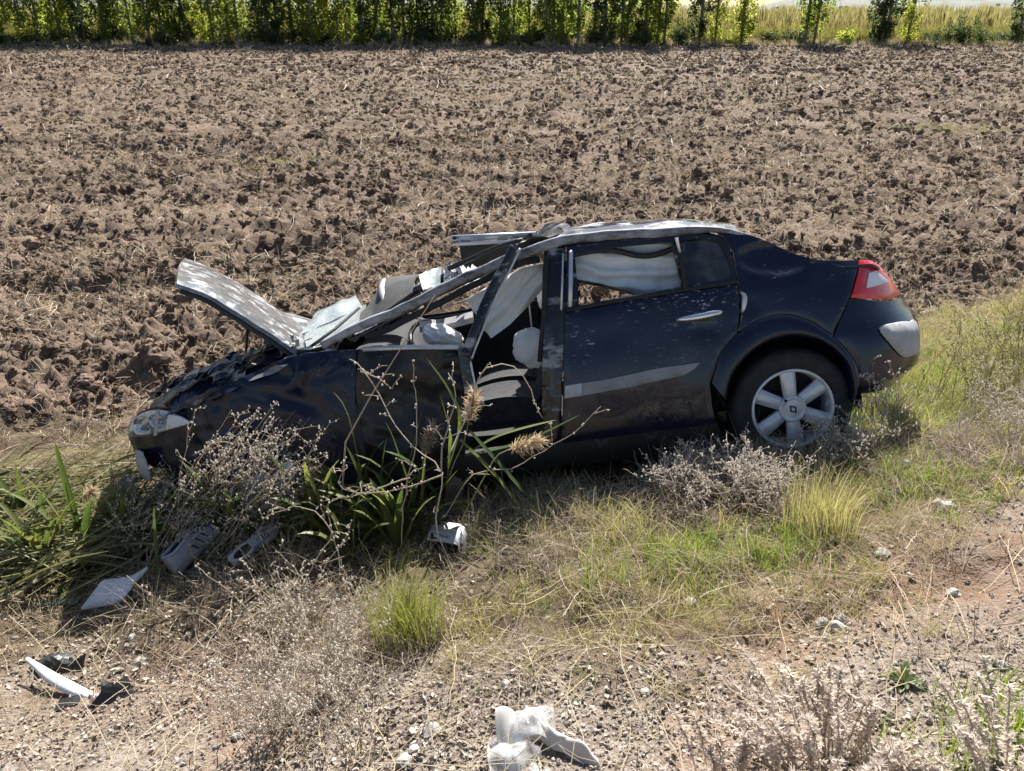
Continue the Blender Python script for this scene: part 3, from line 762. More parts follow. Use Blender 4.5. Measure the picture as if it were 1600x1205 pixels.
mb = beam(wob(seal, .010, 4), .035, .035); cobj(mb, 'door_seal', M_RUBBER, car)
seal2 = curve_pts([(1.28, .085, .985), (1.55, .12, 1.075), (1.9, .165, 1.19), (2.2, .2, 1.275)], .05)
mb = beam(wob(seal2, .008, 6), .022, .03); cobj(mb, 'rail_lip', M_PILLAR, car)
frl = curve_pts([(1.12, 1.66, .98), (1.434, 1.60, 1.13), (1.772, 1.57, 1.23), (2.117, 1.56, 1.30), (2.46, 1.565, 1.338), (3.1, 1.57, 1.31), (3.3, 1.57, 1.27)], .06)
mb = beam(wob(frl, .02, 8), .06, .07); cobj(mb, 'far_roof_rail', M_ROOFP, car)
mb = beam([(2.30, 1.74, .25), (2.34, 1.73, .90), (2.42, 1.58, 1.31)], .11, .06); cobj(mb, 'far_b_pillar', M_PILLAR, car)

# --- roof: scraped and pushed in, torn at its front edge
rl = pchip([2.2, 2.46, 2.75, 3.04, 3.2, 3.42], [1.305, 1.350, 1.342, 1.318, 1.295, 1.240])
def roof(u, v):
    s = 2.36 + u * 1.02; t = .205 + v * 1.36 + .05 * max(0, u - .9)
    front = max(0, 1 - u / .16)
    cr = np.interp(v, [0, .06, .14, .3, .55, .8, 1.0], [-.004, .026, .044, .054, .058, .045, -.004])
    h = rl(s) + cr
    h += .012 * mnoise.noise(Vector((s * 5, t * 3.5, 1.3))) + .006 * abs(mnoise.noise(Vector((s * 14, t * 8, 4))))
    h += front * (.035 * mnoise.noise(Vector((s * 12, t * 7, 7))) - .02)
    s2 = s + front * .07 * mnoise.noise(Vector((3, t * 9, 2)))
    return (s2, t, h)
mb = MB(); mb.grid(roof, 46, 48, thick=(0, 0, -.012)); cobj(mb, 'roof', M_ROOFP, car)
mb = MB(); mb.grid(lambda u, v: (2.42 + .88 * u, .24 + 1.26 * v, rl(2.42 + .88 * u) - .04 + .03 * math.sin(math.pi * v) + .015 * mnoise.noise(Vector((u * 5, v * 5, 3)))), 14, 14, thick=(0, 0, -.01)); cobj(mb, 'headliner', M_SEAT, car)
for k, (p0, p1, w) in enumerate([((2.20, .24, 1.335), (2.46, .34, 1.395), .05), ((2.25, .32, 1.35), (2.50, .46, 1.41), .045), ((2.28, .56, 1.36), (2.44, .64, 1.42), .06), ((2.30, .8, 1.38), (2.43, .72, 1.425), .04)]):
    a, b = Vector(p0), Vector(p1); mb = MB()
    mb.grid(lambda u, v: a.lerp(b, u) + Vector((.02 * math.sin(7 * v + k), (v - .5) * w * 1.6, .02 * math.sin(5 * u + 4 * v + k) + .012 * mnoise.noise(Vector((u * 6, v * 6, k))))), 9, 7, thick=(0, 0, -.004))
    cobj(mb, 'torn_metal', M_HOODP if k % 2 else M_BLACK, car)
# the bent-up sunroof frame
sr = MB()
def bar(p0, p1, w, d):
    return beam([p0, tuple((Vector(p0) + Vector(p1)) / 2), p1], w, d)
b1 = cobj(bar((1.812, .80, 1.440), (2.325, .80, 1.390), .036, .05), 'sunroof_frame', M_ALU, car)
b2 = cobj(bar((1.835, .785, 1.402), (2.20, .785, 1.368), .020, .05), 'lower_rail', M_WHITEB, b1)
for x in (1.93, 2.10):
    cobj(MB().box((x + .04, .773, 1.432 - (x - 1.822) * .1 - .004), (.09, .008, .016), Matrix.Rotation(R_(5.7), 3, 'Y')), 'slot', M_GREYPL, b1, False)
for x in (1.835, 2.29):
    cobj(MB().box((x, .772, 1.440 - (x - 1.822) * .1), (.022, .012, .018)), 'clip', M_BLACK, b1, False, .002)
mb = MB(); mb.grid(lambda u, v: (1.85 + .46 * u, .83 + .02 * v, 1.412 - .05 * u - .14 * v), 6, 4, thick=(0, .02, 0)); cobj(mb, 'sunroof_tray', M_BLACK, b1)
mb = MB(); mb.tube(curve_pts([(1.80, .55, 1.27), (1.95, .5, 1.31), (2.10, .45, 1.35), (2.25, .4, 1.37)], .04), .016, 6); cobj(mb, 'trim_strip', M_BLACK, car)

# --- windscreen: sheets of crazed glass, sagging
def sheet(name, pts, mat, parent, sag=.03, seed=0, nu=16, nv=12, rip=.012, thick=.006):
    a, b, c, d = [Vector(p) for p in pts]        # corners in order
    mb = MB()
    def fn(u, v):
        p = (a.lerp(b, u)).lerp(d.lerp(c, u), v)
        n = (b - a).cross(d - a).normalized()
        return p + n * (-sag * math.sin(math.pi * u) * math.sin(math.pi * v) + rip * mnoise.noise(Vector((u * 4 + seed, v * 4, seed)))) + Vector((.012 * mnoise.noise(Vector((v * 4, seed, 1))), 0, .008 * mnoise.noise(Vector((u * 4, seed, 5))))) * 1.0
    nn = (b - a).cross(d - a).normalized() * thick
    mb.grid(fn, nu, nv, thick=tuple(nn)); return cobj(mb, name, mat, parent)
g1 = sheet('windscreen_glass', [(.98, .28, .94), (1.28, .36, 1.035), (1.18, 1.0, 1.105), (.79, .85, .99)], M_CRACK, car, .02, 1)
sheet('windscreen_glass', [(.79, .80, .99), (1.17, .95, 1.09), (1.05, 1.28, 1.16), (.79, 1.2, 1.09)], M_CRACK, car, -.03, 2)
cobj(MB().tube([(.99, .28, .955), (1.09, .5, 1.02), (1.20, .72, 1.11)], .009, 6), 'wiper_arm', M_RUBBER, car)
mb = MB()
def fold(u, v):
    P0 = curve_pts_c[0]; i = u * (len(P0) - 1); k = int(min(i, len(P0) - 2)); w = i - k
    a = Vector(P0[k]).lerp(Vector(P0[k + 1]), w); b = Vector(curve_pts_c[1][min(k, len(curve_pts_c[1]) - 2)]).lerp(Vector(curve_pts_c[1][min(k + 1, len(curve_pts_c[1]) - 1)]), w)
    p = a.lerp(b, v); return p + Vector((0, 0, .03 * math.sin(math.pi * v)))
_A = curve_pts([(1.165, .92, 1.065), (1.288, .82, 1.165), (1.343, .80, 1.246), (1.465, .80, 1.262), (1.58, .80, 1.258)], .02)
_B = curve_pts([(1.265, .40, 1.03), (1.35, .42, 1.06), (1.38, .42, 1.085), (1.44, .40, 1.10), (1.58, .45, 1.17)], .02)
_k = min(len(_A), len(_B)); curve_pts_c = [[_A[int(i * (len(_A) - 1) / (_k - 1))] for i in range(_k)], [_B[int(i * (len(_B) - 1) / (_k - 1))] for i in range(_k)]]
mb.grid(fold, 20, 10, thick=(.004, 0, -.012)); cobj(mb, 'windscreen_shade', simple('grey_felt', (0.05, 0.05, 0.052), 0.9, var=.35, scale=12, bump=.2), car)
cobj(MB().tube(curve_pts([(1.365, .80, 1.248), (1.38, .62, 1.20), (1.405, .52, 1.14), (1.415, .42, 1.08)], .03), [.015, .022, .020, .014], 8), 'windscreen_frame', M_GREYPL, car)
sheet('windscreen_glass', [(1.585, .78, 1.25), (1.64, .50, 1.165), (1.745, .48, 1.185), (1.715, .9, 1.278)], M_CRACK, car, .03, 3)
sheet('windscreen_glass', [(1.725, .9, 1.276), (1.77, .48, 1.17), (1.82, .5, 1.20), (1.815, .9, 1.295)], M_GLASS, car, .02, 4)
for k, (x, y, z) in enumerate([(1.79, .75, 1.24), (1.83, .68, 1.24), (1.87, .6, 1.225), (1.91, .52, 1.215), (1.94, .48, 1.225)]):
    mb = MB(); mb.grid(lambda u, v: (x + .03 * u + .01 * math.sin(6 * v), y + .12 * (v - .5), z - .05 + .10 * v - .03 * u + .015 * mnoise.noise(Vector((u * 5, v * 5, k)))), 5, 7, thick=(.002, 0, .003)); cobj(mb, 'torn_lining', M_AIRBAG, car)
for k in range(14):
    x = 1.42 + .06 * random.random() + .05 * k / 14; r = .008 + .010 * random.random()
    bm = bmesh.new(); bmesh.ops.create_icosphere(bm, subdivisions=1, radius=r)
    for v in bm.verts: v.co *= 1 + .35 * mnoise.noise(v.co * 90 + Vector((k, 0, 0)))
    me = bpy.data.meshes.new('glass_crumb'); bm.to_mesh(me); bm.free(); me.materials.append(M_CRACK)
    obj('glass_crumb', me, g1, c3((x + .07, .33 + .06 * random.random(), 1.075 + .12 * (x - 1.40))))

# --- front door: crushed lower half, its bent window post
fdm = lambda s, h: .050 * (abs(mnoise.noise(Vector((s * 4.5 + h * 2, h * 5, 2)))) - .3) + .035 * (abs(mnoise.noise(Vector((s * 8 - h * 5, h * 10, 5)))) - .2) + gauss(s, h, 1.62, .62, .2, .12, .05)
M_DOORF = paint_material('grimy_black_paint', (0.010, 0.010, 0.012), 0.9, 0.25, 0.0, 0.4, 0.3)
fd_ = tag(panel('front_door', [(1.335, .935), (1.43, .925), (1.65, .90), (1.85, .878), (1.85, .63), (1.83, .42), (1.80, .31), (1.29, .31), (1.275, .68)], M_DOORF, car, off=-.012, dent=fdm, step=.025, thick=.05), 'crushed black front door torn loose at its rear edge')
cobj(beam([(1.36, .02, .937), (1.6, .01, .915), (1.86, -.012, .882)], .022, .05), 'belt_seal', M_ALU, fd_)
mb = MB()
mb.grid(lambda u, v: (1.853 + .055 * u, -.03 + .02 * u + .008 * mnoise.noise(Vector((u * 4, v * 12, 2))), .885 - .29 * v + .01 * u), 6, 16, thick=(0, .06, 0)); cobj(mb, 'door_edge', M_PILLAR, fd_)
mb = MB(); mb.tube(curve_pts([(1.905, -.01, .80), (1.912, -.02, .68), (1.905, -.025, .63), (1.93, -.03, .605), (1.945, -.03, .57)], .03), .006, 6); cobj(mb, 'check_cable', M_ALU, fd_)
po = curve_pts([(2.208, .10, 1.346), (2.135, .08, 1.24), (2.05, .06, 1.123), (1.98, .02, 1.0), (1.911, -.0, .882), (1.885, -.02, .83)], .03)
cobj(beam(wob(po, .006, 3), .050, .035, [.8 + .2 * min(1, i / 4) for i in range(len(po))]), 'window_post', M_PILLAR, fd_)
cobj(beam([tuple(Vector(p) + Vector((.030, .012, -.016))) for p in po], .014, .02), 'post_channel', M_ALU, fd_)

# --- front wing, engine bay, hood
def crease(s, h, k):
    """sharp folds: nearest of a few straight crease lines bends the sheet"""
    d = 0.0
    for i in range(7):
        a = 1.1 * math.sin(i * 2.3 + k); c = math.cos(a) * (s - .25 - .15 * i) + math.sin(a) * (h - .80 + .05 * math.sin(i * 5.1 + k))
        d += .034 * math.sin(i * 1.9 + k) * max(0.0, 1 - abs(c) / .045) * (1 - .6 * abs(math.sin(h * 9 + i)))
    return d
def f_dent(s, h):
    d = .045 * float(smooth(1.35, .75, s)) * (abs(mnoise.noise(Vector((s * 4 + h * 5, h * 6 - s * 2, 12)))) - .25) * (.5 + float(smooth(.45, .75, h))) + crease(s, h, 1.0) * (.35 + .9 * float(smooth(.66, .86, h)))
    d += .030 * float(smooth(.74, .92, h)) * (abs(mnoise.noise(Vector((s * 9 + h * 9, h * 14, 15)))) - .25) + .03 * max(0, .5 - s) * mnoise.noise(Vector((s * 9, h * 9, 2))) * 4
    return d
arch = [(.76 + .31 * math.cos(a), .12 + .31 * math.sin(a)) for a in np.linspace(0, math.pi * .80, 22)]
wing = [(.325, .655), (.27, .705), (.215, .745), (.29, .775), (.371, .796), (.46, .818), (.548, .84), (.66, .868), (.77, .899), (.915, .94), (1.04, .956), (1.20, .948), (1.318, .937), (1.27, .68), (1.285, .26), (1.12, .19)] + arch[1:]
panel('front_wing', wing, M_CRUMPLE, car, step=.022, dent=f_dent, off=.0)
panel('front_wing', wing, M_CRUMPLE, car, step=.05, dent=f_dent, mirror=True)
for k, (cs, ch, ln, hh, sl) in enumerate([(.84, .885, .22, .017, .26), (1.08, .885, .17, .014, .36), (.58, .812, .20, .015, .24), (1.19, .852, .12, .010, .45), (.42, .775, .12, .012, .2)]):
    lens_ = [(cs + ln / 2 * x, ch + hh * (1 - x * x) * (1 + .35 * math.sin(5 * x + k)) + sl * ln / 2 * x) for x in np.linspace(-1, 1, 11)] + [(cs + ln / 2 * x, ch - .8 * hh * (1 - x * x) * (1 + .3 * math.sin(4 * x - k)) + sl * ln / 2 * x) for x in np.linspace(1, -1, 11)[1:-1]]
    panel('creased_fold', lens_, M_CRUMPLE if k != 0 else M_HOODP, car, lambda s, h: inset(s, h) + f_dent(s, h) - .004 - .8 * max(0, (ch + hh + sl * (s - cs)) - h), step=.012, thick=.02, lip=.0)
well(.76, False); well(.76, True)
wl = pchip([-.2, .0, .215, .371, .548, .77, .915, 1.04, 1.3], [.62, .68, .745, .796, .84, .899, .94, .956, .937])
cl = pchip([-.25, -.04, .126, .366, .76, 1.0, 1.3], [.68, .785, .882, .936, 1.005, .985, .95])
def bay(u, v):
    s = -.06 + 1.18 * u + .16 * (v - .2) ** 2; t = .06 + 1.58 * v + .34 * (1 - u) ** 3 * (.5 - v)
    w = min(1, v / .22); h = wl(s) * (1 - w) + cl(s) * w - .05 * max(0, v - .3) - .012
    n1 = mnoise.noise(Vector((s * 5, t * 6, 1))); n2 = abs(mnoise.noise(Vector((s * 6 + t * 3, t * 7, 8)))); n3 = abs(mnoise.noise(Vector((s * 22 + t * 9, t * 20, 3))))
    return (s, t, h + .035 * n1 - .045 * n2 - .006 * n3)
mb = MB(); mb.grid(bay, 60, 60, thick=(0, 0, -.01)); cobj(mb, 'engine_bay', M_CRUMPLE, car, False)
for k in range(13):                       # buckled sheet and broken fittings over the bay
    s0 = .05 + .07 * k + .03 * random.random(); t0 = .12 + .25 * random.random(); w = .09 + .09 * random.random(); dp = .03 + .04 * random.random(); a = random.uniform(-.6, .4)
    hh = wl(s0) * max(0, 1 - t0 / .42) + cl(s0) * min(1, t0 / .42)
    mb = MB(); mb.grid(lambda u, v: (s0 + w * (u - .5) + a * dp * v, t0 + dp * (v - .5) * 2, hh + .18 * w * (u - .5) * 2 + .022 * abs(math.sin(4 * u + k)) + .025 * (v - .5) + .02 * mnoise.noise(Vector((u * 5, v * 5, k)))), 7, 5, thick=(0, 0, -.004))
    cobj(mb, 'buckled_panel', [M_CRUMPLE, M_BLACK, M_HOODP][(0, 1, 0, 2, 0, 1, 0, 0, 2, 1, 0, 0, 1)[k]], car, False)
hA, hB, hE, hD = Vector((.985, .20, .938)), Vector((.383, .20, 1.465)), Vector((-.02, 1.25, 1.625)), Vector((.68, 1.25, 1.01))
def hood(u, v):                          # u from hinge to nose, v from near to far
    p = hA.lerp(hB, u).lerp(hD.lerp(hE, u), v)
    ax = (hB - hA).normalized(); n = ax.cross(hD - hA).normalized()
    if n.z < 0: n = -n
    e = 2 * v - 1
    bul = .024 * math.sin(math.pi * min(1, u * 1.05)) ** .8 * (1 - .35 * e * e) - .030 * max(0, u - .82) / .18 - .02 * e ** 4
    bul += .008 * mnoise.noise(Vector((u * 3, v * 3, 3))) + .003 * mnoise.noise(Vector((u * 9, v * 7, 6)))
    curl = max(0, v - .62) / .38 * max(0, .22 - u) / .22
    return p + n * (bul + .10 * curl) + ax * (-.03 * e * e * u - .10 * curl * curl)
_hn = (hB - hA).cross(hD - hA).normalized(); _hn = _hn if _hn.z < 0 else -_hn
mb = MB(); mb.grid(hood, 36, 36, thick=tuple(_hn * .022)); hd = cobj(mb, 'hood', M_HOODP, car); hd['label'] = 'scraped grey hood standing open above the crushed nose'
def hood_in(u, v):
    p = Vector(hood(.03 + .92 * u, .012 + .95 * v)); return p + _hn * (.032 + .004 * math.sin(u * 12) * math.sin(v * 12))
mb = MB(); mb.grid(hood_in, 24, 24, thick=tuple(_hn * .02)); cobj(mb, 'hood_liner', M_BLACK, hd)
cobj(MB().tube([(.567, .60, 1.16), (.555, .5, 1.0), (.548, .4, .87)], .006, 6), 'hood_prop', M_BLACK, car)
cobj(beam([(.96, .16, .955), (1.02, .20, .945), (1.10, .22, .955)], .03, .03), 'hood_hinge', M_BLACK, car)

# --- headlight
def t_head(s, h): return .10 + .48 * (.31 - s) - .02 - .05 * math.sin(math.pi * max(0, min(1, (s + .21) / .52)))
head_ol = curve_pts([(-.205, .592), (-.149, .660), (-.027, .722), (.095, .738), (.195, .722), (.318, .652)], .03) + [(.20, .635), (.07, .612), (-.07, .595)]
panel('lamp_surround', curve_pts([(-.22, .56), (-.20, .62), (-.15, .67), (-.02, .735), (.10, .752), (.22, .735), (.34, .66), (.36, .60), (.32, .42), (.05, .40), (-.15, .42)], .04, True), M_CRUMPLE, car, lambda s, h: t_head(s, h) + .06 + .02 * mnoise.noise(Vector((s * 9, h * 9, 1))), step=.03, thick=.03)
M_REFL = simple('lamp_reflector', (0.72, 0.75, 0.80), 0.3, 0.35, var=.2, scale=25)
ho = panel('headlight', head_ol, M_REFL, car, lambda s, h: t_head(s, h) + .05, step=.025, thick=.05); ho['label'] = 'clear wedge-shaped headlight left on the crushed nose'
panel('headlight_lens', head_ol, M_LENS, ho, t_head, step=.02, thick=.004, lip=.004)
for (x, z, r) in ((-.01, .665, .05), (.11, .685, .045)):
    mb = MB(); mb.grid(lambda u, v: (x + r * (1 - .6 * v) * math.cos(2 * math.pi * u), t_head(x, z) + .020 + .03 * v, z + r * (1 - .6 * v) * math.sin(2 * math.pi * u)), 20, 5); cobj(mb, 'lamp_bowl', M_CHROME, ho)
panel('indicator_lens', [(.17, .655), (.20, .715), (.27, .70), (.325, .663), (.24, .645)], M_WHITEB, ho, lambda s, h: t_head(s, h) + .012, step=.02, thick=.01)
panel('lamp_divider', [(.065, .60), (.09, .605), (.15, .748), (.125, .75)], M_GREYPL, ho, lambda s, h: t_head(s, h) + .010, step=.02, thick=.01)

# --- nose: broken bumper, grille and radiator
def nose(u, v):
    t = .14 + 1.5 * v; e = abs(2 * v - 1)
    s = -.10 + .42 * e ** 3.2 + .06 * mnoise.noise(Vector((v * 5, u * 4, 2))); h = .16 + .40 * u
    return (s - .04 * math.sin(u * 3), t, h + .03 * mnoise.noise(Vector((v * 6, u * 5, 5))))
mb = MB(); mb.grid(nose, 16, 34, thick=(.02, 0, 0)); nb = cobj(mb, 'front_bumper', M_BLACK, car, False)
for k in range(4):
    cobj(beam(curve_pts([(-.12, .55, .46 - .05 * k), (-.15, .88, .46 - .05 * k), (-.10, 1.2, .45 - .05 * k)], .08), .014, .02), 'grille_bar', M_BLACK, nb)
cobj(MB().box((.10, .89, .50), (.06, 1.0, .42)), 'radiator', M_GREYPL, car, False, .008)
M_SHARDC = simple('brown_grey_lining', (0.12, 0.105, 0.09), 0.85, var=.35, scale=14, bump=.3)
sheet('torn_bumper_skin', [(-.16, .34, .50), (-.02, .16, .52), (.02, .10, .36), (-.14, .30, .33)], M_GREYPL, nb, .03, 8, 8, 8, .03)
sheet('torn_bumper_skin', [(-.24, .30, .36), (-.10, .14, .40), (-.07, .10, .26), (-.24, .22, .24)], M_SHARDC, nb, .04, 9, 9, 8, .04)

# --- inside
cobj(MB().grid(lambda u, v: (.95 + 2.5 * u, .10 + 1.57 * v, .20 + .03 * math.sin(v * 9) ** 2), 12, 12, thick=(0, 0, -.03)), 'floor_pan', M_INTER, car)
def dash(u, v):
    a = math.pi * (u * 1.1 - .2)
    return (1.36 - .20 * math.cos(a) * -1 + .03 * mnoise.noise(Vector((u * 5, v * 8, 3))), .16 + 1.45 * v, .74 + .20 * math.sin(a) + .03 * mnoise.noise(Vector((u * 4, v * 7, 1))))
cobj(MB().grid(dash, 14, 24, thick=(-.02, 0, -.02)), 'dashboard', M_INTER, car)
def seat(s, t, w, name='front_seat', back=True):
    mb = MB(); mb.grid(lambda u, v: (s + .50 * u, t + w * v, .42 + .07 * math.sin(math.pi * u) ** .5 + .03 * abs(2 * v - 1) ** 2), 10, 10, thick=(0, 0, -.14))
    so = cobj(mb, name, M_SEAT, car)
    mb = MB(); mb.grid(lambda u, v: (s + .46 + .20 * u - .03 * math.sin(math.pi * v), t + .02 + (w - .04) * v * (1 - .12 * u) + .06 * w * u, .46 + .56 * u), 10, 10, thick=(.12, 0, .03)); cobj(mb, 'seat_back', M_SEAT, so)
    if back:
        mb = MB(); mb.grid(lambda u, v: (s + .68 + .03 * u - .03 * math.sin(math.pi * v), t + w * .28 + w * .44 * v, 1.04 + .15 * u), 6, 8, thick=(.09, 0, 0)); cobj(mb, 'head_rest', M_SEAT, so)
    return so
seat(1.75, .34, .50); seat(1.75, 1.0, .50)
seat(2.75, .22, 1.32, 'rear_seat', False)
def bag(name, pts, t, mat, ridge=(0, 1), amp=.010, freq=60, bulge=.04, parent=car, thick=.02, step=.02):
    rx, rz = ridge
    return panel(name, pts, mat, parent, lambda s, h: t, step=step, thick=thick, lip=.012,
                 dent=lambda s, h: amp * math.sin(freq * (s * rx + h * rz) + 5 * mnoise.noise(Vector((s * 4, h * 4, 1)))) - bulge * math.exp(-((h - 1.1) / .12) ** 2) + amp * 1.2 * mnoise.noise(Vector((s * 12, h * 12, 7))))
bag('curtain_airbag', curve_pts([(2.49, 1.27), (2.75, 1.272), (3.06, 1.262)], .05) + [(3.075, .985), (2.95, .985), (2.82, 1.00), (2.66, 1.075), (2.50, 1.13)], .275, M_AIRBAG, (.25, 1), .017, 85, .03, step=.016)
bag('curtain_airbag', [(1.90, 1.10), (2.05, 1.16), (2.22, 1.225), (2.345, 1.232), (2.35, 1.12), (2.24, 1.02), (2.12, .93), (2.005, .868), (1.968, .92), (1.945, 1.0)], .29, M_AIRBAG, (-.62, .85), .018, 80, .02, step=.016)
bag('airbag_tail', curve_pts([(2.50, 1.145), (2.66, 1.075), (2.80, 1.015), (2.92, .965)], .05) + [(2.86, .955), (2.66, 1.035), (2.50, 1.09)], .62, simple('airbag_cream', (.72, .66, .52), .85, var=.1), (0, 1), .004, 40, .0)
st = curve_pts([(2.49, .215, 1.255), (2.6, .225, 1.262), (2.72, .23, 1.25), (2.84, .235, 1.205), (2.94, .235, 1.195), (3.06, .225, 1.222)], .03)
cobj(beam(st, .030, .02), 'hanging_trim', M_BLACK, car)
def pillow(c, rx, ry, rz, name, seed, rotz=0.0, tilt=0.0):
    bm = bmesh.new(); bmesh.ops.create_uvsphere(bm, u_segments=44, v_segments=28, radius=1)
    M = Matrix.Rotation(tilt, 3, 'Y') @ Matrix.Rotation(rotz, 3, 'Z')
    for v in bm.verts:
        k = 1 + .16 * mnoise.noise(v.co * 1.8 + Vector((seed, 0, 0))) - .20 * abs(mnoise.noise(Vector((v.co.x * 2.2, v.co.y * 2, v.co.z * 4.5)) + Vector((seed, 3, 0)))) + .05 * mnoise.noise(v.co * 7 + Vector((seed, 3, 0)))
        v.co = M @ Vector((v.co.x * rx * k, v.co.y * ry * k, v.co.z * rz * k))
    me = bpy.data.meshes.new(name); bm.to_mesh(me); bm.free(); me.materials.append(M_AIRBAG)
    me.polygons.foreach_set('use_smooth', np.ones(len(me.polygons), bool))
    return obj(name, me, car, c3(c))
pillow((1.725, .40, .905), .125, .10, .068, 'driver_airbag', 1, 0, R_(22))
pillow((2.22, .30, .785), .105, .05, .115, 'side_airbag', 5, 0, R_(-15))
mb = MB(); mb.grid(lambda u, v: (1.60 + .31 * u, .40 + .05 * v, .972 + .015 * u + .03 * v - .01 * math.sin(math.pi * u)), 8, 4, thick=(0, 0, -.03)); cobj(mb, 'steering_cowl', M_STRIP, car)
ring = [(1.66 + .12 * math.cos(a), .42 + .17 * math.sin(a) * .9, .885 + .12 * math.cos(a) * -.4 + .09 * math.sin(a)) for a in np.linspace(0, 2 * math.pi, 25)]
cobj(MB().tube(ring, .014, 8, cap=False), 'steering_wheel', M_BLACK, car)
sheet('torn_lining', [(2.27, .55, 1.08), (2.36, .50, 1.12), (2.36, .52, .98), (2.29, .56, .97)], M_AIRBAG, car, .02, 12, 8, 8, .02)
cobj(MB().tube([(2.235, .5, 1.08), (2.232, .5, .96), (2.23, .5, .88)], .006, 6), 'seat_belt', M_GREYPL, car)

# --- wheels
M_ALLOY_SHADE = simple('shade_darkened_alloy', (0.20, 0.19, 0.18), 0.6, 0.4, var=0.45, scale=9, bump=0.2)  # alloy copy darkened in its colour to stand for shade on the front wheel
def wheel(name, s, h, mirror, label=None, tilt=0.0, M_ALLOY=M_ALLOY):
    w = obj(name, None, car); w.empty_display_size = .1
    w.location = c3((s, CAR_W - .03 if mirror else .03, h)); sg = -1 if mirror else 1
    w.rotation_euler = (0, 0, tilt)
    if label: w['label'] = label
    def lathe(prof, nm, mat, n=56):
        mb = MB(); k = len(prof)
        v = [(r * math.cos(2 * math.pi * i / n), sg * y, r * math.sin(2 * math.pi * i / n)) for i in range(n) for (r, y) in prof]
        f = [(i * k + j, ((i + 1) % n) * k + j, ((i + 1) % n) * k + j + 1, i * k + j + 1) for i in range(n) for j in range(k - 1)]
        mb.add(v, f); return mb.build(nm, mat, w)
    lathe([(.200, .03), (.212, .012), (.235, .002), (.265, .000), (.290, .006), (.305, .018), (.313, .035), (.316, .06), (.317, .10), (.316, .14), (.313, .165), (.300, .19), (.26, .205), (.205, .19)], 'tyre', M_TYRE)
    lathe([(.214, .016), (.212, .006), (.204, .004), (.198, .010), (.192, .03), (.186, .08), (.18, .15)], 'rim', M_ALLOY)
    lathe([(.185, .12), (.10, .11), (.0, .11)], 'brake_disc', M_INTER, 32)
    for k in range(6):
        a = math.pi / 2 + k * math.pi / 3 + .04; ca, sa = math.cos(a), math.sin(a); mb = MB()
        def sp(u, v):
            r = .058 + .148 * u; hw = (.033 + .008 * u) * (2 * v - 1); y = .020 - .006 * math.sin(math.pi * u) + .016 * abs(2 * v - 1) ** 3
            return (r * ca - hw * sa, sg * y, r * sa + hw * ca)
        mb.grid(sp, 8, 9, thick=(0, sg * .022, 0)); mb.build('spoke', M_ALLOY, w)
    hc = lathe([(.072, .022), (.070, .010), (.062, .006), (.058, .009), (.04, .007), (.0, .006)], 'hub_cap', M_ALLOY, 36)
    d = [(.020 * 1.0 * math.cos(a), .028 * math.sin(a)) for a in (0, math.pi / 2, math.pi, 3 * math.pi / 2)]
    mb = MB(); v = [(x, sg * .0035, z) for x, z in d] + [(x * .55, sg * .0035, z * .55) for x, z in d] + [(x, sg * .007, z) for x, z in d] + [(x * .55, sg * .007, z * .55) for x, z in d]
    f = []
    for i in range(4):
        j = (i + 1) % 4; f += [(i, j, 4 + j, 4 + i), (i, j, 8 + j, 8 + i), (4 + i, 4 + j, 12 + j, 12 + i)]
    mb.add(v, f); e = obj('emblem', mesh('emblem', mb.v, mb.f, M_BLACK, False), w); e.rotation_euler = (0, R_(-35), 0)
    mb = MB(); mb.tube([(-.035, sg * .012, .05), (-.035, sg * .004, .05)], .008, 8); mb.build('valve_hole', M_BLACK, w)
    return w
wheel('rear_wheel', 3.53, .315, False, 'alloy wheel with six silver spokes, half sunk in dry grass')
wheel('rear_wheel', 3.53, .315, True)
wheel('front_wheel', .76, .315, False, 'broken front wheel with pale spokes buried in weeds', R_(14), M_ALLOY_SHADE)
wheel('front_wheel', .76, .315, True)
# torn pale wheel-arch liner
for k, q in enumerate([[(.84, -.05, .40), (.90, -.06, .41), (.87, -.06, .30), (.82, -.05, .31)], [(.62, -.05, .34), (.74, -.06, .37), (.76, -.07, .31), (.64, -.06, .28)], [(.58, -.08, .22), (.78, -.09, .25), (.80, -.10, .20), (.60, -.09, .16)]]):
    sheet('broken_liner', q, M_WHITEB, car, .02, 20 + k, 8, 6, .02, .004)
cobj(MB().tube(curve_pts([(3.10, .9, 1.262), (3.17, .9, 1.35), (3.24, .9, 1.45)], .05), [.009, .005, .004], 5), 'antenna', M_BLACK, car)

panel('far_front_door', [(1.335, .935), (1.65, .93), (2.30, .95), (2.25, .5), (2.23, .31), (1.29, .31)], M_PAINT, car, step=.06, thick=.07, mirror=True)
panel('far_door_lining', [(1.36, .91), (1.65, .91), (2.27, .93), (2.22, .5), (2.2, .33), (1.32, .33)], M_INTER, car, off=.075, step=.08, thick=.02, mirror=True)

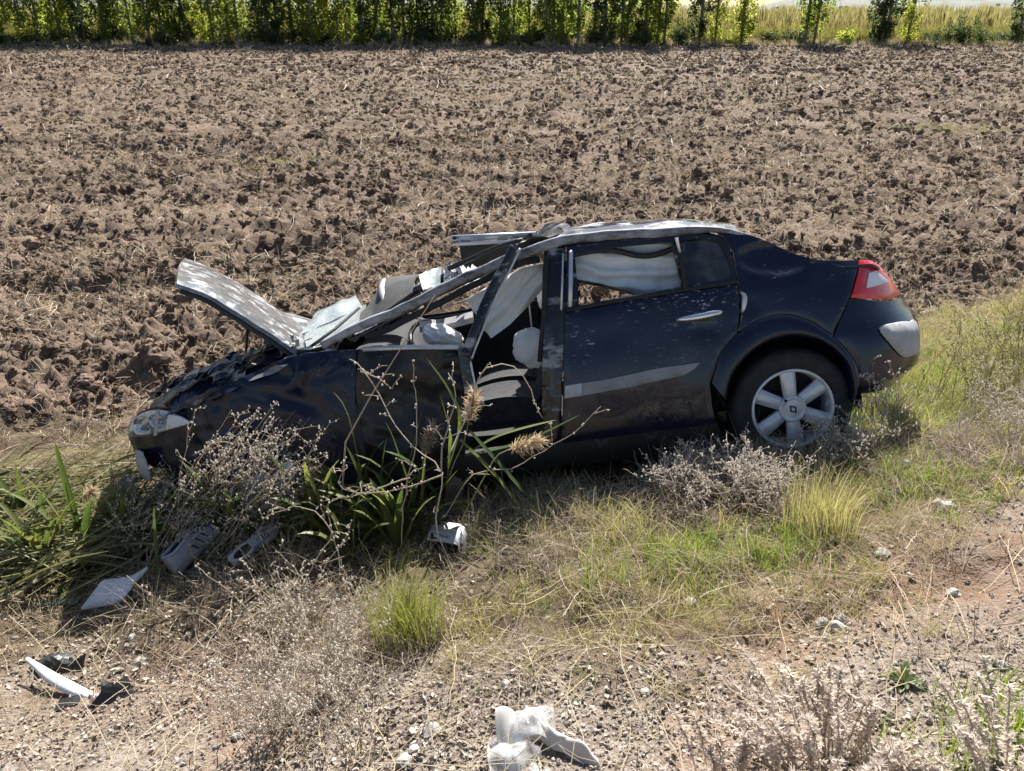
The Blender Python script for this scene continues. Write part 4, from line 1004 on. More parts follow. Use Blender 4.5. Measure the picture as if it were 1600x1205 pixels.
# ================================================================== behind the field
def leaf_cloud(pts, size, grow=None, aspect=1.5, rs=None):
    """quads of leaves at pts with random facing"""
    rs = rs or rng; n = len(pts)
    a = rs.normal(size=(n, 3)); a[:, 2] *= 0.8; a /= np.linalg.norm(a, axis=1)[:, None]
    b = rs.normal(size=(n, 3)); b -= (b * a).sum(1)[:, None] * a; b /= np.linalg.norm(b, axis=1)[:, None]
    s = (size * rs.uniform(.6, 1.3, n) * (grow(np.asarray(pts)) if grow else 1.0))[:, None]
    c = np.cross(a, b) * .25 * s
    P = np.asarray(pts)
    V = np.stack([P - a * s * aspect * .5, P + b * s * .5 + c, P + a * s * aspect * .5, P - b * s * .5 + c], 1).reshape(-1, 3)
    F = np.arange(4 * n).reshape(-1, 4)
    return V, F
M_BARK = simple('poplar_bark', (0.20, 0.18, 0.155), 0.95, var=0.3, scale=4, bump=0.6, bscale=12)  # bark colour lightened to stand in for distance haze
M_POP = leafy('poplar_leaves', [(0.07, 0.095, 0.03), (0.10, 0.13, 0.035), (0.14, 0.165, 0.045), (0.19, 0.20, 0.055)], (2.4, 2.5, 1.5), 0.68)
M_POPY = leafy('yellowing_sunlit_leaves', [(0.10, 0.135, 0.035), (0.16, 0.185, 0.045), (0.23, 0.23, 0.055), (0.12, 0.15, 0.04)], (2.3, 2.3, 1.3), 0.65)
M_POPD = leafy('dark_leaves', [(0.045, 0.062, 0.028), (0.06, 0.08, 0.033), (0.08, 0.10, 0.04)], (1.7, 1.9, 1.2), 0.4)  # dark greens lifted in colour in place of distance haze
M_SHRUB = leafy('shrub_leaves', [(0.03, 0.04, 0.018), (0.045, 0.055, 0.022), (0.07, 0.07, 0.03)], (1.6, 1.7, 1.0), 0.3)
M_OLIVE = leafy('grey_green_leaves', [(0.10, 0.12, 0.08), (0.13, 0.15, 0.10), (0.17, 0.18, 0.12)], (1.4, 1.5, 1.2), 0.3)
def poplar_meshes(seed, H, rad, z0, mat, n=5200):
    rs = np.random.default_rng(seed); mb = MB()
    bend = [(0.18 * math.sin(seed + z * .5) * z / H, .18 * math.cos(seed * 1.7 + z * .4) * z / H, z) for z in np.linspace(-.3, H, 9)]
    mb.tube(bend, list(np.linspace(.085 + .05 * rs.random(), .02, 9)), 8)
    for k in range(16):
        z = .8 + (H - 2) * rs.random(); a = rs.uniform(0, 2 * math.pi); l = rs.uniform(.8, 2.0)
        p = Vector((0, 0, z)); d = Vector((math.cos(a) * .35, math.sin(a) * .35, 1)).normalized()
        mb.tube([p, p + d * l * .5, p + d * l + Vector((0, 0, .1))], [.035, .022, .008], 5)
    tm = mesh('trunk', mb.v, mb.f, M_BARK)
    # foliage gathered in upright sprays
    P = []
    ns = 150
    for k in range(ns):
        z = z0 + (H - z0) * (k + rs.random()) / ns
        r = rad * min(1, .45 + (z - z0) / 2.2) * (1 if z < H * .6 else max(.1, (H - z) / (H * .4))) * math.sqrt(rs.random())
        a = rs.uniform(0, 2 * math.pi); m = int(n / ns * rs.uniform(.4, 1.6)); l = rs.uniform(.5, 1.1)
        t = rs.random(m)
        q = np.c_[r * math.cos(a) + rs.normal(0, .13, m) + .15 * math.cos(a) * t, r * math.sin(a) + rs.normal(0, .13, m) + .15 * math.sin(a) * t, z + (t - .4) * l]
        P.append(q)
    P = np.concatenate(P); P = P[P[:, 2] > .15]; P = P[(P[:, 2] > 4.2) | (rs.random(len(P)) < .88)]
    V, F = leaf_cloud(P, .13, lambda p: 1 + 1.3 * smooth(4.0, 5.5, p[:, 2]), rs=rs)  # high, unseen leaves enlarged so the crowns cast a denser shadow
    return tm, npmesh('crown', V, F, mat, False)
POPS = [('green', poplar_meshes(1, 11.5, .8, .5, M_POP, 4600)), ('green', poplar_meshes(2, 12.5, .9, .9, M_POP, 4600)), ('yellowing', poplar_meshes(3, 11.0, .85, .3, M_POPY, 4600)),
        ('dark green', poplar_meshes(4, 12.0, .9, .3, M_POPD, 5600)), ('yellowing', poplar_meshes(5, 9.0, .75, .2, M_POPY, 3800)), ('green', poplar_meshes(6, 12.5, .8, 1.2, M_POP, 4200))]
_rows = [(8, 0), (40, 2), (70, 0), (98, 4), (118, 5), (141, 3), (165, 0), (187, 3), (210, 1), (230, 5), (252, 0), (275, 1), (296, 3), (318, 2), (336, 2), (360, 1), (380, 5), (402, 0), (416, 3), (438, 1), (462, 5), (485, 2), (503, 0), (527, 2), (547, 1), (570, 3),
         (586, 0), (612, 5), (634, 3), (655, 2), (675, 3), (693, 0), (716, 1), (740, 5), (756, 3), (780, 0), (800, 1), (822, 2), (848, 5), (868, 1), (884, 0), (908, 5), (924, 1), (943, 3), (966, 0), (984, 5), (1003, 3), (1022, 2), (1036, 5), (1088, 3), (1112, 2), (1155, 4), (1258, 5), (1276, 1), (1368, 3), (1384, 3), (1420, 2), (1592, 3), (1640, 1), (-30, 1), (-70, 3), (1690, 0), (-110, 0), (-150, 2), (-190, 1), (-235, 5), (-280, 0), (-330, 3), (1740, 3), (1800, 1), (1850, 0), (1910, 2)]
_rows.sort()
def ordinal(n): return '%d%s' % (n, 'th' if 10 <= n % 100 <= 20 else {1: 'st', 2: 'nd', 3: 'rd'}.get(n % 10, 'th'))
ROW_Y = 70.0
_n = 0
for px, k in _rows:
    px0 = px; px = px + rng.uniform(-6, 6); y = ROW_Y + rng.uniform(-1.8, 1.8); x = (px - 800) / 1200 * y * .915
    col, (tm, cm) = POPS[k]
    seen = 0 <= px0 <= 1600
    if seen: _n += 1
    else: _out = globals().get('_out', 0) + 1
    e = empty('poplar_tree', (x, y, FIELD_Z), ('%s poplar, %s trunk from the left in the far tree row' % (col, ordinal(_n))) if seen else '%s poplar beyond the %s end of the far tree row, %s there' % (col, 'left' if px < 0 else 'right', ordinal(_out)), 'tree', 'poplars along the far edge of the field', (0, 0, rng.uniform(0, 6.28)))
    s = rng.uniform(.85, 1.12); e.scale = (s * 1.15, s * 1.15, s * 1.1)
    obj('trunk', tm, e); obj('crown', cm, e)
# a looser second row behind the first, its sunlight put into yellow leaf colour
_b = sorted([(20, 1), (85, 2), (128, 0), (176, 1), (222, 2), (268, 5), (308, 0), (370, 2), (428, 4), (478, 0), (515, 2), (560, 4), (598, 1), (645, 2), (704, 4), (768, 2), (812, 1), (858, 4), (897, 2), (955, 0), (1012, 4)])
for i, (px, k) in enumerate(_b):
    k = 2 if k in (0, 2, 5) else 4; y = ROW_Y + rng.uniform(5, 9); x = (px - 800) / 1200 * y * .915; col, (tm, cm) = POPS[k]
    e = empty('poplar_tree', (x, y, FIELD_Z), '%s poplar coloured as sunlit in the row behind, %s from the left, seen between trunks' % (col, ordinal(i + 1)), 'tree', 'poplars of the second row', (0, 0, rng.uniform(0, 6.28)))
    s = rng.uniform(.8, 1.1); e.scale = (s * 1.3, s * 1.3, s); obj('trunk', tm, e); obj('crown', cm, e)
# shrubs under the trees
def shrub_mesh(seed, w, h, mat, n=900):
    rs = np.random.default_rng(seed); mb = MB()
    for k in range(7):
        a = rs.uniform(0, 6.28); mb.tube([(0, 0, -.1), (math.cos(a) * w * .2, math.sin(a) * w * .2, h * .4), (math.cos(a) * w * .45, math.sin(a) * w * .45, h * .8)], [.03, .02, .006], 5)
    P = []
    for k in range(26):
        c = rs.normal(size=3) * np.array([w * .28, w * .28, h * .22]) + np.array([0, 0, h * .5]); P.append(c + rs.normal(size=(n // 26, 3)) * .16)
    P = np.concatenate(P); P = P[P[:, 2] > .02]
    V, F = leaf_cloud(P, .10, rs=rs)
    return mesh('stem', mb.v, mb.f, M_BARK), npmesh('foliage', V, F, mat, False)
SHRUBS = [('dark', shrub_mesh(11, 1.8, 1.3, M_POPD)), ('brownish', shrub_mesh(12, 1.4, .9, M_SHRUB)), ('yellow-green', shrub_mesh(13, 1.2, .8, M_POPY)), ('dark', shrub_mesh(14, 1.2, 1.7, M_POPD, 1300))]
_sh = [(5, 0), (50, 1), (93, 0), (150, 1), (205, 0), (262, 1), (390, 3), (430, 1), (470, 0), (560, 2), (600, 0), (660, 3), (700, 1), (790, 3), (812, 0), (850, 1), (930, 1), (1000, 1), (1062, 3), (1140, 2), (1200, 1), (1245, 1), (1320, 2), (1470, 0), (1500, 3), (1530, 0), (1570, 0), (345, 1), (515, 1), (740, 0)]
for i, (px, k) in enumerate(sorted(_sh)):
    y = ROW_Y + rng.uniform(-2.2, 1.5); x = (px - 800) / 1200 * y * .915; col, (sm, fm) = SHRUBS[k]
    e = empty('shrub', (x, y, FIELD_Z), '%s shrub at the foot of the far trees, %s shrub from the left' % (col, ordinal(i + 1)), 'shrub', 'shrubs under the far trees', (0, 0, rng.uniform(0, 6.28)))
    s = rng.uniform(.75, 1.25); e.scale = (s, s, s * rng.uniform(.8, 1.2)); obj('stem', sm, e); obj('foliage', fm, e)
# rough strip of dry growth at the field's far edge, reeds beyond
M_REEDY = leafy('straw_yellow_reeds', [(0.26, 0.23, 0.11), (0.31, 0.27, 0.14), (0.23, 0.23, 0.10), (0.34, 0.29, 0.17)], (1.4, 1.35, 1.0), 0.4)  # straw yellow is the reeds' own colour
M_REEDG = leafy('yellow_green_weeds', [(0.17, 0.175, 0.06), (0.23, 0.22, 0.085), (0.14, 0.15, 0.055)], (1.6, 1.5, 1.0), 0.4)
M_DRYG = leafy('dry_grass', [(0.42, 0.35, 0.23), (0.53, 0.45, 0.31), (0.31, 0.25, 0.16), (0.60, 0.53, 0.39)], (1.1, 1.05, .9), 0.3)
def blade_tuft(seed, n, h, spread, w, mat, bend=.5, seg=4, seedhead=False, hvar=.35):
    rs = np.random.default_rng(seed); V = []; F = []
    for k in range(n):
        a = rs.uniform(0, 6.28); b0 = rs.uniform(0, spread) ; hh = h * rs.uniform(1 - hvar, 1 + hvar); ln = bend * rs.uniform(.2, 1.2)
        bx, by = b0 * math.cos(a + 1), b0 * math.sin(a + 1); da = (math.cos(a), math.sin(a)); sd = (-da[1], da[0])
        fa = rs.uniform(0, 6.28); sd = (math.cos(fa), math.sin(fa)); ww = w * rs.uniform(.6, 1.4); base = len(V)
        for i in range(seg + 1):
            t = i / seg; r = ln * hh * t * t; z = hh * (t - .35 * ln * t * t * t)
            wi = ww * (1 - t) ** .7 if not seedhead else ww * (.5 + (1.8 if .7 < t < .95 else 0)) * (1 if t < .99 else .1)
            x = bx + da[0] * r; y = by + da[1] * r
            V += [(x - sd[0] * wi, y - sd[1] * wi, z), (x + sd[0] * wi, y + sd[1] * wi, z)]
        F += [(base + 2 * i, base + 2 * i + 1, base + 2 * i + 3, base + 2 * i + 2) for i in range(seg)]
    return npmesh('blades', V, F, mat, False)
def scatter_box(n, x0, x1, y0, y1): return np.c_[rng.uniform(x0, x1, n), rng.uniform(y0, y1, n)]
P = scatter_box(5200, -75, 75, 78, 114); P = P[(P[:, 1] > 82) | (rng.random(len(P)) < .3)]
instancer('reed_bed', np.c_[P, np.full(len(P), FIELD_Z)], rz_rot(len(P), .06), rng.uniform(.75, 1.15, len(P)), rng.integers(0, 2, len(P)),
          [blade_tuft(21, 22, 2.5, .45, .022, M_REEDY, .15, 4, True), blade_tuft(22, 18, 2.2, .4, .02, M_REEDY, .2, 4, True)], 'tall straw-yellow reeds beyond the far trees')
P = scatter_box(2600, -66, 66, 72.5, 79)
instancer('yellow_weeds', np.c_[P, np.full(len(P), FIELD_Z)], rz_rot(len(P), .1), rng.uniform(.6, 1.25, len(P)), rng.integers(0, 2, len(P)),
          [blade_tuft(23, 34, 1.25, .35, .022, M_REEDG, .35), blade_tuft(24, 30, 1.0, .35, .022, M_REEDG, .45)], 'yellow-green weeds between and behind the far trees')
P = scatter_box(3600, -66, 66, 66.0, 73)
instancer('dry_undergrowth', np.c_[P, np.full(len(P), FIELD_Z)], rz_rot(len(P), .15), rng.uniform(.3, 1.1, len(P)) * np.interp(P[:, 1], [66, 69], [.4, 1]), rng.integers(0, 2, len(P)),
          [blade_tuft(25, 30, .6, .3, .016, M_DRYG, .6), blade_tuft(26, 26, .5, .3, .016, M_SHRUB, .6)], 'dry undergrowth along the foot of the far trees')
# trees on the skyline
FARS = [('grey-green', shrub_mesh(31, 7, 6, M_OLIVE, 2600)), ('dark green', shrub_mesh(32, 6, 7, M_POPD, 2600))]
for _, (a, b) in FARS:
    co = np.empty(len(b.vertices) * 3, np.float32); b.vertices.foreach_get('co', co); co = co.reshape(-1, 4, 3); c = co.mean(1, keepdims=True); co = c + (co - c) * 5.5; b.vertices.foreach_set('co', co.ravel()); b.update()
_ft = sorted([(-30, 1, 210), (60, 0, 230), (160, 1, 220), (260, 0, 200), (345, 0, 190), (455, 1, 220), (540, 0, 230), (640, 1, 210), (690, 0, 240), (780, 1, 220), (845, 0, 180), (945, 0, 200), (1045, 1, 210), (1075, 0, 180), (1120, 1, 240), (1190, 0, 190), (1215, 1, 260), (1240, 0, 200), (1300, 0, 230), (1335, 0, 175), (1450, 1, 240), (1475, 1, 180), (1520, 0, 200), (1545, 1, 230), (1580, 0, 190), (1640, 1, 200)])
for i, (px, k, y) in enumerate(_ft):
    col, (sm, fm) = FARS[k]
    e = empty('skyline_tree', ((px - 800) / 1200 * y * .915, y, FIELD_Z - .3), '%s tree on the far skyline, %s from the left' % (col, ordinal(i + 1)), 'tree', 'trees on the far skyline', (0, 0, rng.uniform(0, 6.28)))
    s = rng.uniform(.55, .95) * y / 210; e.scale = (s * 1.2, s * 1.2, s * .75); obj('stem', sm, e); obj('foliage', fm, e)
# low hills
def hills(name, y, amp, seed, x0, x1, mat, depth=900):
    n = 120; m = 10; V = []; F = []
    for i in range(n):
        x = x0 + (x1 - x0) * i / (n - 1)
        hgt = amp * (.55 + .45 * float(fbm(np.array([x / 900.0]), np.array([seed + .5]), seed, 3)[0]))
        dip = 1 - .75 * math.exp(-((x / y - .40) / .07) ** 2)
        for j in range(m):
            t = j / (m - 1); V.append((x, y + depth * t, -2 + hgt * dip * math.sin(math.pi * min(1, t * 1.2) * .5) ** 1.3))
    F = [(i * m + j, (i + 1) * m + j, (i + 1) * m + j + 1, i * m + j + 1) for i in range(n - 1) for j in range(m - 1)]
    return tag(obj(name, mesh(name, V, F, mat)), 'low wooded hills along the horizon', kind='structure')
M_HILL = simple('hill_scrub', (0.13, 0.14, 0.12), 0.95, var=.35, scale=.02)
hills('hills', 1800, 62, 5, -2600, 2600, M_HILL)

# ================================================================== loose things and plants by the car
M_STONE = simple('pale_stone', (0.40, 0.38, 0.35), 0.9, var=.25, scale=18, bump=.4, bscale=50, rnd=.25)
M_STEM = leafy('dry_stem', [(0.46, 0.39, 0.31), (0.56, 0.48, 0.39), (0.38, 0.31, 0.24)], (1.0, 1.0, .95), .35, .8)
M_BUD = leafy('dry_bud', [(0.66, 0.61, 0.53), (0.74, 0.70, 0.63)], (1.0, 1.0, .95), .4, .8)
M_REEDLEAF = leafy('reed_leaf', [(0.055, 0.085, 0.03), (0.08, 0.11, 0.035), (0.13, 0.15, 0.05), (0.17, 0.17, 0.075)], (1.7, 1.8, 1.0), .35, .45)
M_REEDSTEM = simple('reed_stem', (0.30, 0.29, 0.12), 0.6, var=.3, scale=12)
M_PLUME = leafy('reed_plume', [(0.46, 0.35, 0.23), (0.58, 0.46, 0.32), (0.36, 0.27, 0.18)], (1.15, 1.1, 1.0), .4)
M_TUFT = leafy('green_tuft', [(0.22, 0.24, 0.07), (0.31, 0.32, 0.10), (0.16, 0.18, 0.05), (0.42, 0.39, 0.18)], (1.4, 1.45, .9), .3)
M_GRASS = leafy('green_grass', [(0.12, 0.17, 0.03), (0.18, 0.235, 0.045), (0.25, 0.285, 0.06)], (1.6, 1.7, .9), .4)
M_OLGR = leafy('olive_grass', [(0.28, 0.255, 0.12), (0.37, 0.33, 0.18), (0.46, 0.41, 0.27), (0.19, 0.19, 0.075)], (1.5, 1.5, .9), .35)
M_GREYT = leafy('grey_dry_twig', [(0.56, 0.48, 0.42), (0.66, 0.58, 0.52), (0.46, 0.39, 0.34)], (1.0, 1.0, .95), .4, .85)
M_FLAT = leafy('flattened_reed', [(0.20, 0.195, 0.09), (0.30, 0.27, 0.15), (0.11, 0.135, 0.045), (0.40, 0.36, 0.24)], (1.3, 1.3, .9), .3)

def stone_mesh(seed, flat=.65):
    bm = bmesh.new(); bmesh.ops.create_icosphere(bm, subdivisions=2, radius=1)
    for v in bm.verts:
        d = 1 + .45 * mnoise.noise(v.co * 1.1 + Vector((seed * 3.1, 0, 0))) + .15 * mnoise.noise(v.co * 3 + Vector((seed, 5, 0)))
        v.co = Vector((v.co.x * d, v.co.y * d * .85, v.co.z * d * flat))
    me = bpy.data.meshes.new('stone'); bm.to_mesh(me); bm.free(); me.materials.append(M_STONE); return me
STONES = [stone_mesh(i) for i in range(5)]
_st = [(-.25, 1.69, .034, 'pale stone right of the dry stems, at the left of the plastic bag'), (-.33, 1.60, .030, 'grey stone just below the pale stone near the plastic bag'), (-.30, 1.63, .018, 'small stone between two larger ones left of the plastic bag'),
       (1.87, 2.76, .050, 'white wedge-shaped stone at the edge of the gravel beside the verge'), (1.87, 3.12, .050, 'pale round stone in green grass behind the wedge-shaped stone'), (1.11, 1.99, .030, 'pale block stone by the bare soil break'),
       (1.08, 2.04, .026, 'grey stone touching the pale block on the soil break'), (1.15, 2.06, .020, 'small grey stone right of the block on the soil break'), (1.05, 1.94, .016, 'little stone below the pale block'), (1.48, 1.72, .022, 'stone in the gravel beside the green leafy weed'),
       (.66, 2.22, .030, 'stone at the upper edge of the gravel below the bright grass'), (1.45, 2.42, .032, 'stone on the gravel right of the green tuft'), (.42, 1.75, .018, 'small pale stone in mid gravel'), (-.02, 1.86, .020, 'pale stone above the plastic bag'), (-1.6, 2.45, .028, 'stone in the car shadow, nearest the broken panel'),
       (-1.25, 2.38, .022, 'stone in the car shadow below the right shoe'), (-1.72, 2.62, .018, 'small stone in shade behind the broken panel'), (-.95, 1.85, .02, 'pale stone among litter at lower left'), (.95, 1.55, .02, 'pale stone in front of the grey bush'), (1.62, 2.2, .03, 'stone on the gravel at the right edge')]
for i, (x, y, r, lab) in enumerate(_st):
    o = obj('stone', STONES[i % 5], None, (x, y, gz(x, y) + r * .3), (rng.uniform(-.3, .3), rng.uniform(-.3, .3), rng.uniform(0, 6)))
    o.scale = (r, r, r * rng.uniform(.8, 1.2)); tag(o, lab, 'stone', 'larger stones on the shoulder')

def bud(mb, p, r):
    p = Vector(p); v = [p + Vector(q) * r for q in ((1, 0, 0), (0, 1, 0), (-1, 0, 0), (0, -1, 0), (0, 0, 1.4), (0, 0, -1))]
    mb.add(v, [(0, 1, 4), (1, 2, 4), (2, 3, 4), (3, 0, 4), (1, 0, 5), (2, 1, 5), (3, 2, 5), (0, 3, 5)], 1)
def twig(mb, pts, r0, r1, buds=0, br=.005):
    P = [Vector(p) for p in curve_pts([tuple(p) for p in pts], .05)] if len(pts) > 2 else [Vector(p) for p in pts]
    P = [p + Vector((random.gauss(0, .003), random.gauss(0, .003), random.gauss(0, .003))) for p in P]
    mb.tube(P, list(np.linspace(r0, r1, len(P))), 5)
    for k in range(buds):
        q = P[random.randrange(max(1, len(P) // 4), len(P))]
        bud(mb, q + Vector((random.gauss(0, .006), random.gauss(0, .006), random.gauss(0, .006))), br * random.uniform(.7, 1.4))
    return P
def weed_from(name, label, stems, group=None, r=.0035, buds=8, side=3):
    """a dry branched weed: every given stem is a branch with side twigs and buds"""
    b = Vector(stems[0][0]); e = empty(name, b, label, 'weed', group)
    for s in stems:
        mb = MB(); P = twig(mb, s, r, r * .45, buds)
        for k in range(side):
            q = P[random.randrange(len(P) // 5, len(P))]; d = Vector((random.gauss(0, 1), random.gauss(0, .6), random.uniform(.1, 1.1))).normalized(); l = random.uniform(.03, .11)
            twig(mb, [q, q + d * l * .5 + Vector((0, 0, .006)), q + d * l], r * .5, r * .3, 3, .0045)
        mb.v = [tuple(Vector(v) - b) for v in mb.v]
        mb.build('branch', [M_STEM, M_BUD], e, fix=False)
    return e
W = {
    'A1': [(-0.23, 2.68, 0.01), (-0.31, 2.74, 0.19), (-0.34, 2.8, 0.28), (-0.31, 2.86, 0.48), (-0.44, 2.92, 0.58), (-0.54, 2.97, 0.7), (-0.58, 3.03, 0.77), (-0.66, 3.09, 0.87), (-0.73, 3.15, 0.9)],
    'A2': [(-0.52, 2.9, 0.03), (-0.5, 2.93, 0.25), (-0.47, 2.96, 0.39), (-0.42, 2.99, 0.63), (-0.43, 3.02, 0.84), (-0.43, 3.05, 0.94)],
    'A3': [(-0.3, 2.8, 0.52), (-0.3, 2.84, 0.62), (-0.28, 2.87, 0.69), (-0.24, 2.91, 0.83), (-0.27, 2.95, 0.92)],
    'A4': [(-0.3, 2.86, 0.25), (-0.18, 3.0, 0.38), (-0.01, 3.02, 0.4), (0.15, 3.05, 0.48), (0.32, 3.08, 0.59), (0.4, 3.1, 0.69)],
    'A5': [(-0.28, 2.87, 0.55), (-0.19, 3.05, 0.69), (-0.16, 3.07, 0.81), (-0.11, 3.09, 0.88), (0.01, 3.11, 0.88), (0.08, 3.13, 0.75), (0.14, 3.15, 0.59)],
    'A6': [(-0.86, 3.15, 0.0), (-0.8, 3.2, 0.44), (-0.67, 3.25, 0.66), (-0.51, 3.3, 0.9), (-0.35, 3.32, 1.14)],
    'A7': [(-0.45, 2.85, 0.46), (-0.69, 2.88, 0.36), (-0.78, 2.92, 0.4), (-0.74, 2.95, 0.45)],
    'A8': [(-0.67, 3.1, 0.86), (-0.61, 3.15, 0.8), (-0.56, 3.2, 0.73)],
    'A9': [(-0.3, 2.8, 0.51), (-0.45, 2.85, 0.41), (-0.63, 2.9, 0.35), (-0.83, 2.95, 0.28)],
    'D1': [(-1.08, 2.5, -0.10), (-1.14, 2.56, -0.04), (-1.23, 2.62, 0.02), (-1.35, 2.69, 0.05), (-1.42, 2.75, 0.05)],
    'D2': [(-1.25, 2.5, -0.18), (-1.36, 2.62, -0.13), (-1.52, 2.7, -0.14), (-1.67, 2.77, -0.13), (-1.81, 2.85, -0.08)],
    'C1': [(-0.98, 2.45, -0.13), (-0.96, 2.5, 0.0), (-1.08, 2.55, 0.12), (-1.13, 2.6, 0.2)],
    'C2': [(-0.67, 2.6, -0.02), (-0.75, 2.67, 0.18), (-0.79, 2.73, 0.36), (-0.8, 2.8, 0.37)],
    'C3': [(-0.88, 2.5, -0.1), (-0.82, 2.58, 0.14), (-0.71, 2.67, 0.28), (-0.71, 2.75, 0.28)],
    'C4': [(-0.95, 2.5, -0.08), (-0.87, 2.58, 0.15), (-0.76, 2.65, 0.32), (-0.9, 2.72, 0.4), (-1.11, 2.8, 0.28)],
}
weed_from('dry_weed', 'tall bare branching weed standing before the torn front door', [W['A1'], W['A3'], W['A5'], W['A9'], W['A8']], r=.0042, buds=7, side=5)
weed_from('dry_weed', 'upright bare weed stem left of the tall branching weed', [W['A2'], W['A7']], r=.0036, buds=6, side=5)
weed_from('dry_weed', 'bare weed stem leaning right in front of the door opening', [W['A4']], r=.0034, buds=7, side=5)
tag(obj('straw_stalk', MB().tube(W['A6'], [.005, .005, .004, .003, .002], 6).build('straw_stalk', M_STEM).data), 'long straight stalk leaning across the front door window', 'stalk')
for _o in [o for o in bpy.data.objects if o.name.startswith('straw_stalk') and 'label' not in o]: bpy.data.objects.remove(_o)
weed_from('dry_weed', 'budded twig arching over the ground right of the white broken panel', [W['D2']], r=.0032, buds=14, side=1)
weed_from('dry_weed', 'budded twig reaching left in front of the left shoe', [W['D1']], r=.0032, buds=12, side=1)
weed_from('dry_weed', 'pale budded weed in front of the right shoe', [W['C1'], W['C4']], r=.0032, buds=14, side=6)
weed_from('dry_weed', 'pale budded weed left of the green tuft', [W['C3'], W['C2']], r=.0032, buds=14, side=6)
def bush(base, label, n, h, lean, spread, r=.0028, buds=10, side=4, mat=None, name='dry_weed', group=None):
    x, y = base; z = gz(x, y); e = empty(name, (x, y, z), label, 'weed', group)
    for k in range(n):
        a = random.uniform(0, 6.28); b = Vector((random.gauss(0, spread * .3), random.gauss(0, spread * .3), -.02))
        tip = Vector((lean[0] + spread * math.cos(a) * random.random(), lean[1] + spread * math.sin(a) * random.random(), h * random.uniform(.6, 1.1)))
        mid = b.lerp(tip, .5) + Vector((random.gauss(0, .03), random.gauss(0, .03), .05))
        mb = MB(); P = twig(mb, [b, mid, tip], r, r * .4, buds)
        for j in range(side):
            q = P[random.randrange(len(P) // 3, len(P))]; d = Vector((random.gauss(lean[0], .6), random.gauss(lean[1], .6), random.uniform(.1, .9))).normalized(); l = random.uniform(.04, .15)
            twig(mb, [q, q + d * l * .5 + Vector((0, 0, .008)), q + d * l], r * .5, r * .3, 4, .0042)
        mb.build('branch', mat or [M_STEM, M_BUD], e, fix=False)
    return e
bush((-1.85, 3.30), 'dense budded weed leaning over the crushed front wing', 40, .88, (.55, -.05), .34, .0026, 12, 6)
bush((-1.62, 3.32), 'budded weed bending right before the front wheel', 34, .40, (.55, .02), .28, .0026, 9, 5)
bush((-1.42, 3.24), 'wiry weed thicket between the shoes and the front wing', 30, .62, (.32, -.02), .30, .0026, 8, 6)
bush((-2.15, 3.42), 'wiry weed rising left of the headlight', 22, .48, (.20, .0), .30, .0024, 7, 5)
bush((-1.75, 3.40), 'low wiry weed below the headlight', 14, .30, (.25, .0), .35, .0024, 7, 4)
bush((-.95, 2.42), 'pale dry weed thicket left of the green tuft', 16, .34, (.05, .03), .22, .0026, 9, 5)
bush((-.62, 2.02), 'thin dry weed below the green tuft', 30, .32, (-.02, .03), .22, .0022, 2, 4)
bush((-.80, 1.80), 'bare dry weed at the bottom left of the gravel', 28, .34, (-.03, .03), .22, .0022, 1, 4)
bush((-.50, 1.66), 'bare dry stems at the bottom edge left of the plastic bag', 18, .30, (-.05, .03), .16, .0022, 1, 3)
bush((1.12, 2.90), 'whitish brittle bush in front of the rear door sill', 34, .17, (-.03, .0), .30, .0030, 4, 6, [M_GREYT, M_BUD])
bush((.86, 2.98), 'low whitish brittle bush left of the bush by the sill', 24, .13, (-.03, .0), .26, .0026, 3, 6, [M_GREYT, M_BUD])
bush((1.60, 3.22), 'dry wiry weed over the foot of the rear wheel', 30, .17, (.02, .0), .26, .0022, 4, 5)
bush((1.95, 3.42), 'leafless weed in front of the rear bumper', 10, .42, (-.10, .05), .16, .0024, 6, 5)
bush((2.75, 4.0), 'wiry grey-green shrub at right behind the bumper', 40, .55, (.05, .0), .45, .0028, 8, 6, [M_OLGR, M_OLGR])
bush((3.2, 4.4), 'wiry shrub at the right edge below the field', 36, .60, (.05, .0), .5, .0028, 8, 6, [M_OLGR, M_OLGR])
bush((2.55, 3.45), 'low twiggy plant on the verge right of the car', 30, .28, (.02, .0), .4, .0024, 4, 5, [M_GREYT, M_BUD])
# feathery grey bush at the bottom right
M_FEATH = leafy('feathery_dry_spray', [(0.62, 0.54, 0.47), (0.70, 0.63, 0.56), (0.54, 0.47, 0.41)], (1.05, 1.02, .98), .5, .8)
def feather_bush(base, label, n, h, spread):
    x, y = base; e = empty('feathery_bush', (x, y, gz(x, y)), label, 'bush')
    for k in range(n):
        a = random.uniform(0, 6.28); rr = spread * math.sqrt(random.random()); b = Vector((rr * .5 * math.cos(a), rr * .5 * math.sin(a), -.02))
        tip = Vector((rr * 1.1 * math.cos(a) + random.gauss(-.04, .03), rr * math.sin(a) + random.gauss(.02, .03), h * random.uniform(.6, 1.1)))
        mb = MB(); P = [b.lerp(tip, t) + Vector((0, 0, .03 * math.sin(math.pi * t))) for t in np.linspace(0, 1, 9)]
        mb.tube(P, [.0028, .0028, .0026, .0024, .0022, .002, .0018, .0014, .001], 4)
        for j in range(110):
            t = random.uniform(.25, 1); q = b.lerp(tip, t) + Vector((0, 0, .03 * math.sin(math.pi * t))); d = Vector((random.gauss(0, 1), random.gauss(0, 1), random.uniform(-.1, 1.0))).normalized()
            mb.blade([q, q + d * random.uniform(.010, .026)], [.0034, .0016], side=Vector((random.gauss(0, 1), random.gauss(0, 1), random.gauss(0, 1))))
        mb.build('spray', M_FEATH, e, fix=False)
    return e
feather_bush((.80, 1.34), 'feathery grey dry bush at the bottom right', 64, .19, .26)
feather_bush((1.22, 1.28), 'small feathery grey bush at the bottom right corner', 16, .20, .16)
